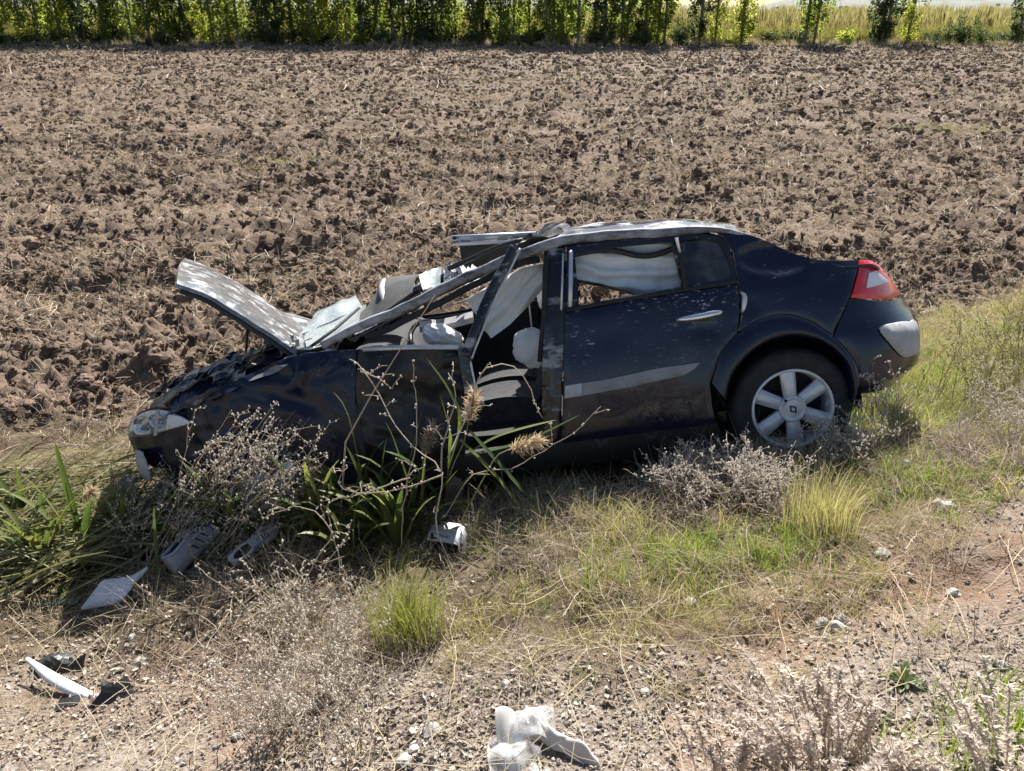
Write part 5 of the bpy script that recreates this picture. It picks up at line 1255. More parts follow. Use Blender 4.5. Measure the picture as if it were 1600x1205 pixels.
feather_bush((.52, 1.30), 'low feathery grey sprays left of the big feathery bush', 16, .16, .16)

# --- common reeds with brown plumes
def reed(label, path, leaves, plume=.105, group='reeds before the car'):
    b = Vector(path[0]); e = empty('reed', b, label, 'reed', group); L0 = lambda P: [tuple(Vector(p) - b) for p in P]
    P = curve_pts(path, .05); MB().tube(L0(P), list(np.linspace(.0045, .002, len(P))), 6).build('stem', M_REEDSTEM, e, fix=False)
    for lf, w in leaves:
        Q = [Vector(p) for p in curve_pts(lf, .04)]; k = len(Q)
        MB().blade([q - b for q in Q], [w * math.sin(math.pi * min(1, .12 + .88 * i / (k - 1))) ** .7 + .0006 for i in range(k)], fold=.35, side=None).build('leaf', M_REEDLEAF, e, fix=False)
    if plume:
        c = Vector(P[-1]) - b; d = (Vector(P[-1]) - Vector(P[-3])).normalized(); mb = MB()
        for j in range(330):
            t = random.uniform(-.3, 1); q = c + d * (plume * t); o = Vector((random.gauss(0, 1), random.gauss(0, 1), random.gauss(0, 1))).normalized() + d * .6
            l = plume * random.uniform(.25, .6); mb.blade([q, q + o * l * .6, q + o * l - Vector((0, 0, .006))], [.0014, .0022, .0008], side=Vector((random.gauss(0, 1), random.gauss(0, 1), random.gauss(0, 1))))
        mb.build('seed_head', M_PLUME, e, fix=False)
    return e
def rl_(b, tips, w=.016):
    out = []
    for t in tips:
        b_, t_ = Vector(b), Vector(t); m = b_.lerp(t_, .55) + Vector((0, 0, .07)); out.append(([tuple(b_), tuple(m), tuple(t_)], w * random.uniform(.8, 1.25)))
    return out
reed('reed with the upper brown plume before the door opening', [(-0.35, 3.15, 0.0), (-0.3, 3.17, 0.28), (-0.23, 3.18, 0.45), (-0.2, 3.2, 0.58)],
     [([(-0.3, 3.1, 0.35), (-0.24, 3.13, 0.58), (-0.29, 3.17, 0.73), (-0.39, 3.2, 0.88)], .010), ([(-0.32, 3.15, 0.2), (-.29, 3.13, .5), (-.33, 3.12, .74)], .009)] + rl_((-.33, 3.15, .1), [(-.6, 3.1, .45), (-.1, 3.05, .35), (-.55, 3.2, .25)]))
reed('reed with the lower right brown plume over its long green leaves', [(-0.24, 3.05, 0.1), (-0.12, 3.03, 0.37), (-0.06, 3.02, 0.48), (0.03, 3.0, 0.53)],
     [([(-0.2, 3.1, 0.56), (0.0, 3.03, 0.34), (0.13, 2.95, 0.22)], .014), ([(-0.22, 3.1, 0.42), (0.06, 3.1, 0.5), (0.31, 3.1, 0.64)], .011), ([(-0.21, 3.15, 0.40), (-0.06, 3.17, 0.49), (0.21, 3.2, 0.56)], .011), ([(-.24, 3.08, .52), (-.08, 3.0, .38), (.06, 2.95, .20)], .012)])
reed('reed with the brown plume left of the upper plume', [(-0.51, 3.2, 0.0), (-0.46, 3.25, 0.23), (-0.42, 3.28, 0.36)], [([(-0.64, 3.2, 0.0), (-0.5, 3.2, 0.33), (-0.42, 3.2, 0.62)], .012)] + rl_((-.5, 3.2, .05), [(-.75, 3.15, .4), (-.3, 3.1, .3), (-.6, 3.2, .55), (-.85, 3.25, .3)], .012))
reed('reed with a shaded brown plume near the front wheel', [(-0.8, 3.3, -0.1), (-0.85, 3.3, 0.08), (-0.93, 3.28, 0.17)], [([(-0.76, 3.3, 0.1), (-0.8, 3.3, 0.53), (-0.86, 3.3, 0.66)], .010)] + rl_((-.8, 3.3, 0), [(-.62, 3.25, .42), (-.5, 3.2, .35), (-1.0, 3.25, .3), (-.7, 3.15, .35)], .013))
for i, (bx, by, tips, lab) in enumerate([(-.68, 3.18, [(-.95, 3.1, .30), (-.45, 3.08, .32), (-.60, 3.2, .46), (-.80, 3.2, .42), (-.4, 3.0, .18)], 'leafy reed clump in the shade before the front door'), (-.55, 3.0, [(-.75, 2.92, .25), (-.35, 2.95, .30), (-.5, 2.95, .34), (-.68, 3.1, .3)], 'leafy reed clump behind the silver mirror cap'),
                                        (-1.05, 3.25, [(-1.3, 3.2, .15), (-.85, 3.2, .2), (-1.0, 3.2, .3)], 'dark green reed leaves under the front wheel'), (-.9, 3.12, [(-1.15, 3.05, .22), (-.65, 3.0, .25), (-.85, 3.1, .36), (-1.0, 3.15, .3), (-.75, 2.95, .1)], 'broad dark reed clump right of the front wheel'), (-.45, 3.12, [(-.7, 3.05, .3), (-.2, 3.0, .2), (-.4, 3.1, .45), (-.55, 3.1, .5), (-.25, 3.05, .38)], 'broad-leaved reed clump at the foot of the plumed reeds'), (-.78, 2.98, [(-1.0, 2.9, .12), (-.55, 2.9, .18), (-.7, 3.0, .28), (-.9, 3.0, .22)], 'low reed clump in the car shadow'), (-1.3, 3.2, [(-1.6, 3.2, .1), (-1.05, 3.1, .15), (-1.2, 3.2, .25), (-1.45, 3.15, .2)], 'reed clump right of the shoes'), (-2.35, 3.40, [(-2.62, 3.35, .05), (-2.3, 3.35, .35), (-2.5, 3.3, .22), (-2.15, 3.3, .05)], 'bright green reed leaves at the left edge of the ditch')]):
    reed(lab, [(bx, by, gz(bx, by) - .03), (bx + .02, by, .0), (bx + .03, by - .02, .1)], rl_((bx, by, gz(bx, by)), tips, .021), 0)
reed('fallen reed with a pale plume left of the headlight', [(-2.6, 3.5, -.25), (-2.43, 3.42, -.10), (-2.31, 3.35, -.01), (-2.19, 3.3, 0.07)], rl_((-2.6, 3.5, -.25), [(-2.2, 3.4, -.2), (-2.4, 3.3, .08)], .009), .08)
reed('upright blade-like reed leaf beside the left shoe', [(-1.76, 3.05, -.40), (-1.76, 3.05, -.36)], [([(-1.77, 3.05, -.40), (-1.76, 3.06, -.12), (-1.74, 3.1, 0.14)], .014)], 0)

for bx, by, lab in ((-1.0, 3.22, 'dark thick reed leaves hiding the lower edge of the front wheel'), (-.72, 3.25, 'dark thick reed leaves at the front door sill'), (-.55, 3.12, 'thick reed leaves left of the plumed reeds'), (-1.45, 3.28, 'dark reed leaves under the headlight side of the wing'), (-2.5, 3.28, 'long green reed leaves at the left edge above the white panel'), (-2.2, 3.52, 'dark green reed leaves just left of the headlight'), (-2.75, 3.6, 'green reed leaves in the far left of the ditch'), (-1.85, 3.42, 'dark reed leaves below the headlight')):
    reed(lab, [(bx, by, gz(bx, by) - .03), (bx + .01, by, gz(bx, by) + .1), (bx + .03, by - .02, gz(bx, by) + .2)], rl_((bx, by, gz(bx, by)), [(bx + random.uniform(-.38, .38), by + random.uniform(-.2, .05), gz(bx, by) + random.uniform(.12, .50)) for _ in range(17)], .017), 0)

# --- tussocks
def tussock(label, x, y, n, h, spread, w, mat, bend=.25):
    o = obj('grass_tussock', blade_tuft(random.randrange(999), n, h, spread, w, mat, bend, 5), None, (x, y, gz(x, y) - .01)); return tag(o, label, 'grass tuft')
tussock('upright yellow-green tussock in the middle of the foreground', -.40, 2.27, 520, .25, .15, .0017, M_TUFT, .40)
tussock('olive green tussock at the edge of the gravel on the right', 1.30, 2.62, 480, .24, .17, .0017, M_OLGR, .32)
tussock('low bright green tussock between gravel and dry thatch', .75, 2.46, 260, .09, .22, .0022, M_GRASS, .6)
tussock('green tussock in the bottom right corner', 1.32, 1.42, 260, .10, .20, .0022, M_GRASS, .6)
tussock('small green tussock left of the bottom right corner', 1.02, 1.30, 160, .08, .14, .0022, M_GRASS, .7)
tussock('sunlit yellow-green tussock below the rear bumper', 2.15, 3.75, 320, .16, .22, .0022, M_TUFT, .6)
tussock('bright green tussock on the verge by the wedge-shaped stone', 1.72, 3.05, 260, .10, .20, .0022, M_GRASS, .6)
tussock('green tussock under the wiry shrub on the right', 2.5, 3.85, 300, .14, .25, .0024, M_TUFT, .6)
# broad-leaved weed
def rosette(label, x, y, n, l, w):
    e = empty('leafy_weed', (x, y, gz(x, y)), label, 'weed')
    for k in range(n):
        a = 6.28 * k / n + random.gauss(0, .3); el = random.uniform(.3, 1.2); ll = l * random.uniform(.6, 1.1); d = Vector((math.cos(a) * math.cos(el), math.sin(a) * math.cos(el), math.sin(el)))
        Q = [d * (ll * t) - Vector((0, 0, .25 * ll * t * t * math.cos(el))) for t in np.linspace(0, 1, 7)]
        MB().blade(Q, [w * (.15 + math.sin(math.pi * min(1, t * .95)) ** .8) for t in np.linspace(0, 1, 7)], fold=.3).build('leaf', M_REEDLEAF, e, fix=False)
    return e
rosette('dark green broad-leaved weed on the gravel at right', 1.16, 1.66, 15, .075, .008)
rosette('small green broad-leaved weed below the larger leafy weed', 1.03, 1.53, 9, .05, .008)

# --- wreckage on the ground
M_SHOE = simple('grey_white_leather', (0.34, 0.35, 0.38), 0.75, var=.2, scale=14, bump=.2, bscale=60)
M_SHOE2 = simple('shoe_sole', (0.28, 0.28, 0.28), 0.8, var=.25, scale=10, bump=.2)
M_SHOE_SHADE = simple('shoe_inner_shade', (0.03, 0.03, 0.035), 0.9, var=.3)  # near-black: the shade inside the shoe put into the colour
M_LACE = simple('dark_lace', (0.06, 0.065, 0.09), 0.9, var=.3)
def shoe(label, loc, rz, s=1.0, roll=0.0, crush=1.0, pitch=0.0):
    e = empty('shoe', loc, label, 'shoe', 'pair of shoes lying by the car', (roll, pitch, rz)); e.scale = (s, s, s * crush)
    ol = [(-.135, .033), (-.145, .0), (-.135, -.033), (-.07, -.036), (0, -.038), (.06, -.046), (.11, -.044), (.142, -.022), (.148, .006), (.135, .034), (.10, .048), (.04, .044), (-.04, .036)]
    O = curve_pts(ol, .02, True); n = len(O); mb = MB()
    V = [(x, y, 0) for x, y in O] + [(x * 1.01, y * 1.04, .012) for x, y in O] + [(x, y, .026) for x, y in O]
    F = [(k * n + i, k * n + (i + 1) % n, (k + 1) * n + (i + 1) % n, (k + 1) * n + i) for k in range(2) for i in range(n)] + [tuple(range(n - 1, -1, -1))]
    mb.add(V, F).build('sole', M_SHOE2, e)
    # upper: rises to the collar, low over the toe
    def top(x): return float(np.interp(x, [-.145, -.10, -.03, .03, .09, .13, .15], [.090, .082, .088, .078, .055, .042, .028]))
    mb = MB(); rings = []
    for k, t in enumerate(np.linspace(0, 1, 7)):
        for x, y in O:
            hz = .024 + (top(x) - .024) * t; nar = 1 - .50 * t ** 2.0 * (1 if x > -.02 else .55); rings.append((x * (1 - .05 * t) - (.004 * t if x > .1 else 0), y * nar, hz + .004 * mnoise.noise(Vector((x * 60, y * 60, t * 4)))))
    F = [(k * n + i, k * n + (i + 1) % n, (k + 1) * n + (i + 1) % n, (k + 1) * n + i) for k in range(6) for i in range(n)]
    mb.add(rings, F)
    # vamp over the front of the foot
    mb.grid(lambda u, v: ((x := .012 + .115 * u), (2 * v - 1) * .022 * (1 - .2 * u), top(x) + .008 * (1 - (2 * v - 1) ** 2) - .001), 10, 7)
    mb.build('upper', M_SHOE, e)
    mb = MB(); mb.grid(lambda u, v: (-.128 + .120 * u, (2 * v - 1) * .0245, .060 + .012 * u - .012 * math.sin(math.pi * u)), 5, 5); mb.build('insole', M_SHOE_SHADE, e)
    mb = MB(); mb.grid(lambda u, v: (-.012 + .055 * u - .02 * (1 - u), (2 * v - 1) * .020, .105 - .022 * u), 5, 5, thick=(0, 0, -.006)); mb.build('tongue', M_SHOE, e)
    cp = [(-.070 + .066 * math.cos(a), .029 * math.sin(a), top(-.070 + .066 * math.cos(a)) + .002) for a in np.linspace(0, 2 * math.pi, 25)]
    MB().tube(cp, .0075, 8, cap=False).build('collar', M_SHOE, e, fix=False)
    MB().add([(x, y, z - .006) for x, y, z in cp[:-1]] + [(-.07, 0, .045)], [(i, (i + 1) % 24, 24) for i in range(24)]).build('opening_shade', M_SHOE_SHADE, e, fix=False)  # dark funnel closing the opening in place of its inner shade
    for sy in (-1, 1):
        for k in range(3):
            x0 = -.02 + .03 * k; MB().tube([(x0, sy * .0435, .028), (x0 - .008, sy * .039, .048), (x0 - .012, sy * .031, .066)], .0035, 5).build('side_stripe', M_LACE, e, fix=False)
    tc_ = [(.085 + .045 * (1 - abs(v) ** 2.2), .040 * v, .048 - .022 * abs(v) ** 3) for v in np.linspace(-1, 1, 13)]
    MB().tube(tc_, .003, 5).build('toe_seam', M_SHOE2, e, fix=False)
    for k in range(5):
        x = .012 + .016 * k; mb = MB(); mb.tube([(x, -.024, top(x) - .001), (x + .004, 0, top(x) + .014), (x, .024, top(x) - .001)], .0028, 5); mb.build('lace', M_LACE, e)
    return e
shoe('grey-white lace-up shoe lying upright with its opening towards us', (-1.62, 3.24, gz(-1.62, 3.24) + .05), R_(56), 1.25, R_(-18), 1.0, R_(-20))
shoe('grey-white shoe crushed on its side behind pale twigs', (-1.29, 3.10, gz(-1.29, 3.10) + .03), R_(50), .95, R_(40), .6, R_(-14))

M_PANELW = simple('white_moulded_plastic', (0.62, 0.64, 0.68), 0.45, var=.1, scale=8, bump=.05)
M_SHARD = simple('dark_torn_plastic', (0.022, 0.023, 0.025), 0.45, var=.4, scale=12, bump=.2)
def flat_piece(name, label, cat, outline, loc, rot, thick, mat, wavy=.0, seed=0, parent=None, bend=0.0, bevel=.003):
    ol = dense(outline, .02); pts = list(ol); xs = [p[0] for p in ol]; ys = [p[1] for p in ol]
    for x in np.arange(min(xs), max(xs), .02):
        for y in np.arange(min(ys), max(ys), .02):
            if poly_in((x, y), ol) and edge_dist((x, y), ol) > .009: pts.append((x, y))
    nb = len(ol); vs, es, fs, ov, oe, of = delaunay_2d_cdt([Vector(p) for p in pts], [(i, (i + 1) % nb) for i in range(nb)], [], 0, 1e-6)
    F = [tuple(f) for f in fs if poly_in(((vs[f[0]].x + vs[f[1]].x + vs[f[2]].x) / 3, (vs[f[0]].y + vs[f[1]].y + vs[f[2]].y) / 3), ol)]
    Z = lambda p: wavy * mnoise.noise(Vector((p.x * 9 + seed, p.y * 9, seed))) + bend * (p.x ** 2)
    n = len(vs); V = [(p.x, p.y, Z(p) + thick / 2) for p in vs] + [(p.x, p.y, Z(p) - thick / 2) for p in vs]
    cnt = set(); FF = []
    for f in F:
        a, b, c = (vs[i] for i in f)
        if (b - a).cross(c - a) < 0 if isinstance((b - a).cross(c - a), float) else False: f = (f[0], f[2], f[1])
        FF.append(f)
        for q in ((f[0], f[1]), (f[1], f[2]), (f[2], f[0])): cnt.add(q)
    out = FF + [tuple(reversed([i + n for i in f])) for f in FF] + [(b, a, a + n, b + n) for a, b in cnt if (b, a) not in cnt]
    o = obj(name, mesh(name, V, out, mat, 'shard' not in name), parent, loc, rot)
    if label: tag(o, label, cat)
    return o
e = empty('broken_panel', (-1.98, 2.99, gz(-1.98, 2.99) + .05), 'white broken plastic panel lying on the shaded ground', 'panel', rot=(R_(22), R_(-6), R_(8)))
flat_piece('panel_face', None, None, [(-.142, -.082), (-.132, -.092), (.02, -.09), (.05, -.08), (.065, -.065), (.10, .0), (.158, .078), (.152, .088), (.09, .056), (.05, .05), (-.05, .056), (-.066, .048)], (0, 0, 0), (0, 0, 0), .008, M_PANELW, .006, 3, e)
flat_piece('clip', None, None, [(-.02, -.01), (.05, -.012), (.05, .0), (.012, .004), (.01, .035), (-.004, .035), (-.006, .004)], (.03, -.105, -.006), (0, 0, 0), .006, M_PANELW, 0, 1, e)
# white strip with dark shards
e = empty('broken_trim', (-1.86, 2.32, gz(-1.86, 2.32) + .03), 'long white broken trim strip with dark torn edge at lower left', 'trim', rot=(R_(14), R_(2), R_(-24)))
sp_ = curve_pts([(-.235, .02, .01), (-.15, .008, .018), (-.05, -.006, .022), (.06, -.010, .018), (.15, -.004, .010), (.235, .012, 0)], .03)
MB().tube(sp_, [.008, .017, .024, .026, .022, .012], 10, flat=.5).build('strip', M_PANELW, e)
MB().tube([(.232, .011, .0), (.25, .014, -.002)], [.011, .009], 8).build('end_cap', M_BLACK, e)
flat_piece('dark_shard', 'dark crumpled plastic shard behind the white trim strip', 'shard', [(-.16, -.02), (-.12, .055), (-.07, .03), (-.03, .085), (.0, .04), (.07, .08), (.075, .015), (.13, .0), (.10, -.03), (.14, -.08), (.04, -.05), (-.02, -.085), (-.06, -.04)], (-1.93, 2.43, gz(-1.93, 2.43) + .03), (R_(10), 0, R_(-20)), .0025, M_SHARD, .09, 5)
flat_piece('dark_shard', 'dark torn plastic shard at the right end of the white trim strip', 'shard', [(-.10, -.05), (-.05, .0), (-.06, .05), (-.01, .03), (.03, .065), (.06, .02), (.13, .01), (.07, -.02), (.09, -.06), (.01, -.035)], (-1.57, 2.20, gz(-1.57, 2.20) + .025), (R_(14), R_(6), R_(10)), .0025, M_SHARD, .07, 8)
flat_piece('dark_shard', 'small dark shard in the shade under the white trim strip', 'shard', [(-.05, -.02), (.04, -.03), (.06, .01), (-.02, .03)], (-1.78, 2.2, gz(-1.78, 2.2) + .012), (R_(5), 0, R_(30)), .004, M_SHARD, .02, 9)
M_GREENP = simple('dark_green_plastic', (0.03, 0.06, 0.05), 0.5, var=.3, scale=9)
flat_piece('green_strip', 'dark green plastic strip lying below the left shoe', 'strip', [(-.09, -.014), (.10, -.010), (.10, .012), (-.09, .014)], (-1.52, 3.02, gz(-1.52, 3.02) + .02), (R_(8), 0, R_(-4)), .006, M_GREENP, .006, 2)
flat_piece('green_strip', 'dark green plastic strip slanting left of the shoe', 'strip', [(-.09, -.012), (.08, -.016), (.08, .010), (-.09, .010)], (-1.70, 3.10, gz(-1.70, 3.10) + .02), (R_(8), 0, R_(-42)), .006, M_GREENP, .006, 4)
flat_piece('green_strip', 'grey-green strip in the grass left of the white panel', 'strip', [(-.10, -.016), (.09, -.018), (.10, .014), (-.10, .016)], (-2.24, 2.95, gz(-2.24, 2.95) + .025), (R_(8), 0, R_(3)), .008, M_GREENP, .01, 6)
# mirror cap
e = empty('wing_mirror', (-.30, 3.00, gz(-.30, 3.00) + .02), 'silver wing mirror cap broken off below the reeds', 'mirror', rot=(R_(8), R_(6), R_(-14)))
mb = MB(); mb.grid(lambda u, v: (-.10 + .20 * u ** .9, -.055 + .13 * v, .085 + .012 * math.sin(math.pi * v) - .085 * max(0, (u - .72) / .28) ** 2.2 + .01 * math.sin(math.pi * u) - .012 * (1 - u)), 16, 12, thick=(0, 0, -.006)); mb.build('cap', simple('silver_paint', (0.50, 0.51, 0.53), .35, .4, var=.15, scale=12), e)
mb = MB(); mb.grid(lambda u, v: (-.09 + .165 * u, -.052 + .006 * v, .0 + .085 * v), 8, 6, thick=(0, .012, 0)); mb.build('housing', M_BLACK, e)
mb = MB(); mb.grid(lambda u, v: (-.10 + .01 * v, -.05 + .11 * u, .085 * v), 8, 6, thick=(.02, 0, 0)); mb.build('foot', M_BLACK, e)
flat_piece('dark_shard', 'black plastic sheet standing among the reed leaves', 'shard', [(-.05, -.10), (.05, -.11), (.02, .08), (-.05, .10)], (-.27, 3.08, .22), (R_(78), R_(10), R_(10)), .004, M_SHARD, .02, 12)

# --- crumpled bag at the bottom edge
def bag_film():
    m, t, b = nt('clear_film'); tc = N(t, 'ShaderNodeTexCoord'); nz = N(t, 'ShaderNodeTexNoise', i_Scale=22.0, i_Detail=6.0); L(t, tc.outputs['Object'], nz.inputs['Vector'])
    b.inputs['Base Color'].default_value = (.75, .75, .74, 1); b.inputs['Roughness'].default_value = .18; b.inputs['Coat Weight'].default_value = .5
    L(t, ramp(t, nz.outputs[0], [(.38, (.12, .12, .12)), (.70, (.7, .7, .7))]).outputs[0], b.inputs['Alpha']); return m
M_FILM = bag_film()
M_PAPER = leafy('white_film_bag', [(0.62, 0.60, 0.57), (0.70, 0.68, 0.65)], (1.0, 1.0, 1.0), .45, .45)
e = empty('plastic_bag', (.06, 1.56, gz(.06, 1.56)), 'crumpled white paper and clear plastic bag at the bottom edge', 'bag', rot=(0, 0, R_(8)))
def crumple(fn, seed, amp=.014):
    def g(u, v):
        p = Vector(fn(u, v)); r = abs(mnoise.noise(p * 11 + Vector((seed, 1, 0)))) * 2.2 + abs(mnoise.noise(Vector((p.x * 30, p.y * 9, p.z * 9)) + Vector((seed, 4, 0)))) * .5 - .5
        return p + Vector((amp * mnoise.noise(p * 9 + Vector((seed, 0, 0))), amp * mnoise.noise(p * 9 + Vector((0, seed, 0))), amp * 1.3 * r))
    return g
MB().grid(crumple(lambda u, v: (-.07 + .15 * u, -.02 + .13 * v, .02 + .065 * math.sin(math.pi * u) ** .7 * math.sin(math.pi * min(1, .15 + v * .85)) ** .6), 2), 34, 30, thick=(0, 0, -.002)).build('clear_film', M_FILM, e, False)
MB().grid(crumple(lambda u, v: (.0 + .17 * u * (1 - .0 * v), .065 - .19 * u + .075 * (v - .5), .03 + .045 * math.sin(math.pi * v) - .02 * u + .01), 4, .016), 34, 20, thick=(0, 0, -.002)).build('paper_fold', M_PAPER, e, False)
MB().grid(crumple(lambda u, v: (-.13 + .16 * u, -.12 + .15 * v, .015 + .035 * math.sin(math.pi * u) * math.sin(math.pi * v)), 6, .020), 30, 26, thick=(0, 0, -.002)).build('clear_film', M_FILM, e, False)
MB().grid(crumple(lambda u, v: (-.095 + .06 * u, -.03 + .12 * v, .012 + .05 * math.sin(math.pi * (u * .5 + .3)) * v), 9, .018), 22, 22, thick=(0, 0, -.002)).build('paper_fold', M_PAPER, e, False)

# ================================================================== stuff: clods, straw, grass, gravel
M_CLOD = simple('soil_clod', (0.150, 0.108, 0.082), 0.97, var=.4, scale=3.0, bump=.6, bscale=9, rnd=.5, spec=.1)
def clod_mesh(seed, sub=2):
    bm = bmesh.new(); bmesh.ops.create_icosphere(bm, subdivisions=sub, radius=1)
    for v in bm.verts:
        d = 1 + .55 * mnoise.noise(v.co * 1.2 + Vector((seed * 2.3, 1, 0))) + .28 * mnoise.noise(v.co * 2.8 + Vector((seed, 2, 4))) + .14 * mnoise.noise(v.co * 6 + Vector((seed, 9, 4)))
        v.co = Vector((v.co.x * d, v.co.y * d * .9, v.co.z * d * .7))
    me = bpy.data.meshes.new('clod'); bm.to_mesh(me); bm.free(); me.materials.append(M_CLOD); return me
CLODS = [clod_mesh(i, 3) for i in range(6)]
def in_field(P, w=.0): return field_d(P[:, 0], P[:, 1]) > w
def fan(n, y0, y1, margin=1.8, k=.92):
    n = int(n * 1.25)
    """points over the part of the field that lies ahead, wider further out"""
    y = np.sqrt(rng.uniform(y0 * y0, y1 * y1, n)); x = rng.uniform(-1, 1, n) * (y * k + margin); return np.c_[x, y]
Q = []; S = []
for n, y0, y1, s0, s1 in ((20000, 4.3, 9, .008, .048), (28000, 9, 18, .014, .06), (34000, 18, 34, .022, .08), (36000, 34, 69, .04, .12), (700, 4.5, 10, .05, .11), (1300, 10, 24, .06, .14), (1200, 24, 50, .08, .18)):
    P = fan(n, y0, y1); P = P[in_field(P, .05)]; P = P[(perlin(P[:, 0] * .9, P[:, 1] * 1.1, 91) + .9 * rng.random(len(P))) > .2]
    Q.append(P); S.append(s0 + (s1 - s0) * rng.random(len(P)) ** 2.6)
P = np.concatenate(Q); S = np.concatenate(S)
instancer('soil_clods', np.c_[P, ground_z(P[:, 0], P[:, 1]) + S * .1], rng.uniform(-.6, .6, (len(P), 3)) + rz_rot(len(P)), S, rng.integers(0, 6, len(P)), CLODS, 'brown clods of turned soil over the field')
def straw_mesh(seed, l, w, n=5, mat=None):
    rs = np.random.default_rng(seed); mb = MB(); P = [Vector((0, 0, 0))]; d = Vector((1, 0, 0))
    for i in range(n):
        d = (d + Vector((0, rs.normal(0, .16), rs.normal(0, .13)))).normalized(); P.append(P[-1] + d * l / n)
    c = (P[0] + P[-1]) / 2; P = [p - c for p in P]
    mb.blade(P, [w * (.9 if i < n else .2) for i in range(n + 1)], fold=.5); return mesh('straw', mb.v, mb.f, mat or M_STRAW, False)
M_STRAW = leafy('pale_straw', [(0.42, 0.34, 0.235), (0.53, 0.44, 0.32), (0.31, 0.235, 0.155), (0.60, 0.51, 0.385)], (1.0, 1.0, .9), .2)
STRAWS = [straw_mesh(i, .16 + .03 * i, .0022 + .0003 * i) for i in range(8)]
Q = []; S = []
for n, y0, y1, s0, s1 in ((26000, 4.2, 8, .3, 1.0), (34000, 8, 15, .5, 1.3), (36000, 15, 28, .8, 2.0), (36000, 28, 66, 1.4, 3.6)):
    P = fan(n, y0, y1); P = P[in_field(P, -.25)]; P = P[(1.0 * fbm(P[:, 0] * .45, P[:, 1] * .7, 93, 3) + .7 * perlin(P[:, 0] * .13, P[:, 1] * .95 - P[:, 0] * .03, 97) + rng.random(len(P))) > .42]
    Q.append(P); S.append(rng.uniform(s0, s1, len(P)))
P = np.concatenate(Q); S = np.concatenate(S); rr = rz_rot(len(P)); rr[:, 1] = rng.normal(0, .30, len(P)); rr[:, 0] = rng.uniform(-1, 1, len(P))
instancer('field_straw', np.c_[P, ground_z(P[:, 0], P[:, 1]) + .012 + .018 * S * rng.random(len(P))], rr, S, rng.integers(0, 8, len(P)), STRAWS, 'pale straw litter strewn over the ploughed soil')
# small stubble tufts that stand in the field, a few green ones
STUB = [blade_tuft(61, 9, .09, .04, .0022, M_STRAW, 1.1, 4), blade_tuft(62, 12, .07, .05, .0022, M_STRAW, 1.3, 4)]
P = np.concatenate([fan(3200, 4.3, 9), fan(3600, 9, 18), fan(3000, 18, 36)]); P = P[in_field(P, -.1)]
instancer('stubble', np.c_[P, ground_z(P[:, 0], P[:, 1]) - .005], rz_rot(len(P), .5), rng.uniform(.5, 1.3, len(P)) * np.interp(P[:, 1], [5, 30], [1, 2.2]), rng.integers(0, 2, len(P)), STUB, 'bent dry stubble standing in the field')
_g = []
for x, y, sx, sy, n in ((-4.0, 14.2, .4, .3, 26), (10.2, 18.6, 1.0, .25, 60), (3.9, 33, 1.2, .4, 20), (-1.9, 7.6, .15, .1, 4), (13.0, 19.0, .4, .2, 10)):
    _g.append(np.c_[rng.normal(x, sx, n), rng.normal(y, sy, n)])
P = np.concatenate(_g)
instancer('field_weeds', np.c_[P, ground_z(P[:, 0], P[:, 1])], rz_rot(len(P), .2), rng.uniform(.5, 1.2, len(P)) * np.interp(P[:, 1], [6, 30], [.8, 1.6]), rng.integers(0, 1, len(P)), [blade_tuft(63, 14, .11, .14, .003, M_TUFT, .9)], 'thin yellow-green weeds sprouting in the field')

# --- verge: thatch of dry grass, green grass, litter
def zone(n, x0, x1, y0, y1, test):
    P = scatter_box(n, x0, x1, y0, y1); return P[test(P[:, 0], P[:, 1])]
def under_car(x, y): return (y > 3.62) & (y < 5.2) & (x > -2.1) & (x < 2.2)
def verge(x, y): return (gravel_d(x, y) + .35 * fbm(x * 1.7, y * 1.7, 71, 3) < .08) & (field_d(x, y) < .15) & ~under_car(x, y)
DRY = [blade_tuft(71 + i, 24, .13 + .02 * i, .06, .0012, M_DRYG, 1.0 + .2 * i, 5) for i in range(4)]
OLV = [blade_tuft(81 + i, 22, .11 + .02 * i, .06, .0013, M_OLGR, .8 + .2 * i, 5) for i in range(3)]
GRN = [blade_tuft(91 + i, 20, .08 + .02 * i, .06, .0017, M_GRASS, .8, 4) for i in range(3)]
def put(name, P, tmpl, s0, s1, label, tilt=.35, lift=-.008):
    n = len(P); instancer(name, np.c_[P, ground_z(P[:, 0], P[:, 1]) + lift], rz_rot(n, tilt), rng.uniform(s0, s1, n), rng.integers(0, len(tmpl), n), tmpl, label)
P = zone(13500, -3.6, 5.6, 1.9, 8.0, verge); shade_left = (P[:, 0] < -.9)
den = .42 + .85 * fbm(P[:, 0] * 1.5, P[:, 1] * 1.9, 101, 3) - .30 * shade_left; P = P[rng.random(len(P)) < den]
put('dry_thatch', P, DRY, .45, 1.1, 'matted dry straw-coloured grass on the verge', .75)
def g_olive(x, y): return verge(x, y) & (x > -.6) & (rng.random(np.shape(x)) < np.clip(.12 + 1.2 * fbm(x * 1.3 + 4, y * 1.5, 103, 3) + .45 * smooth(1.6, 2.4, x), 0, 1))
put('olive_grass', zone(6500, -.6, 5.6, 1.9, 7.6, g_olive), OLV, .7, 1.4, 'olive wiry grass on the verge right of the tussock')
def g_yel(x, y): return (np.exp(-((x - .62) / .62) ** 2 - ((y - (2.15 + .1 * x)) / .34) ** 2) > rng.random(np.shape(x)) * 1.1)
put('yellow_herbs', zone(2600, -.8, 2.0, 1.3, 3.0, g_yel), OLV + [blade_tuft(99, 20, .08, .07, .0013, M_TUFT, 1.2, 4)], .45, .95, 'thin yellowing herbs creeping over the gravel edge', .6)
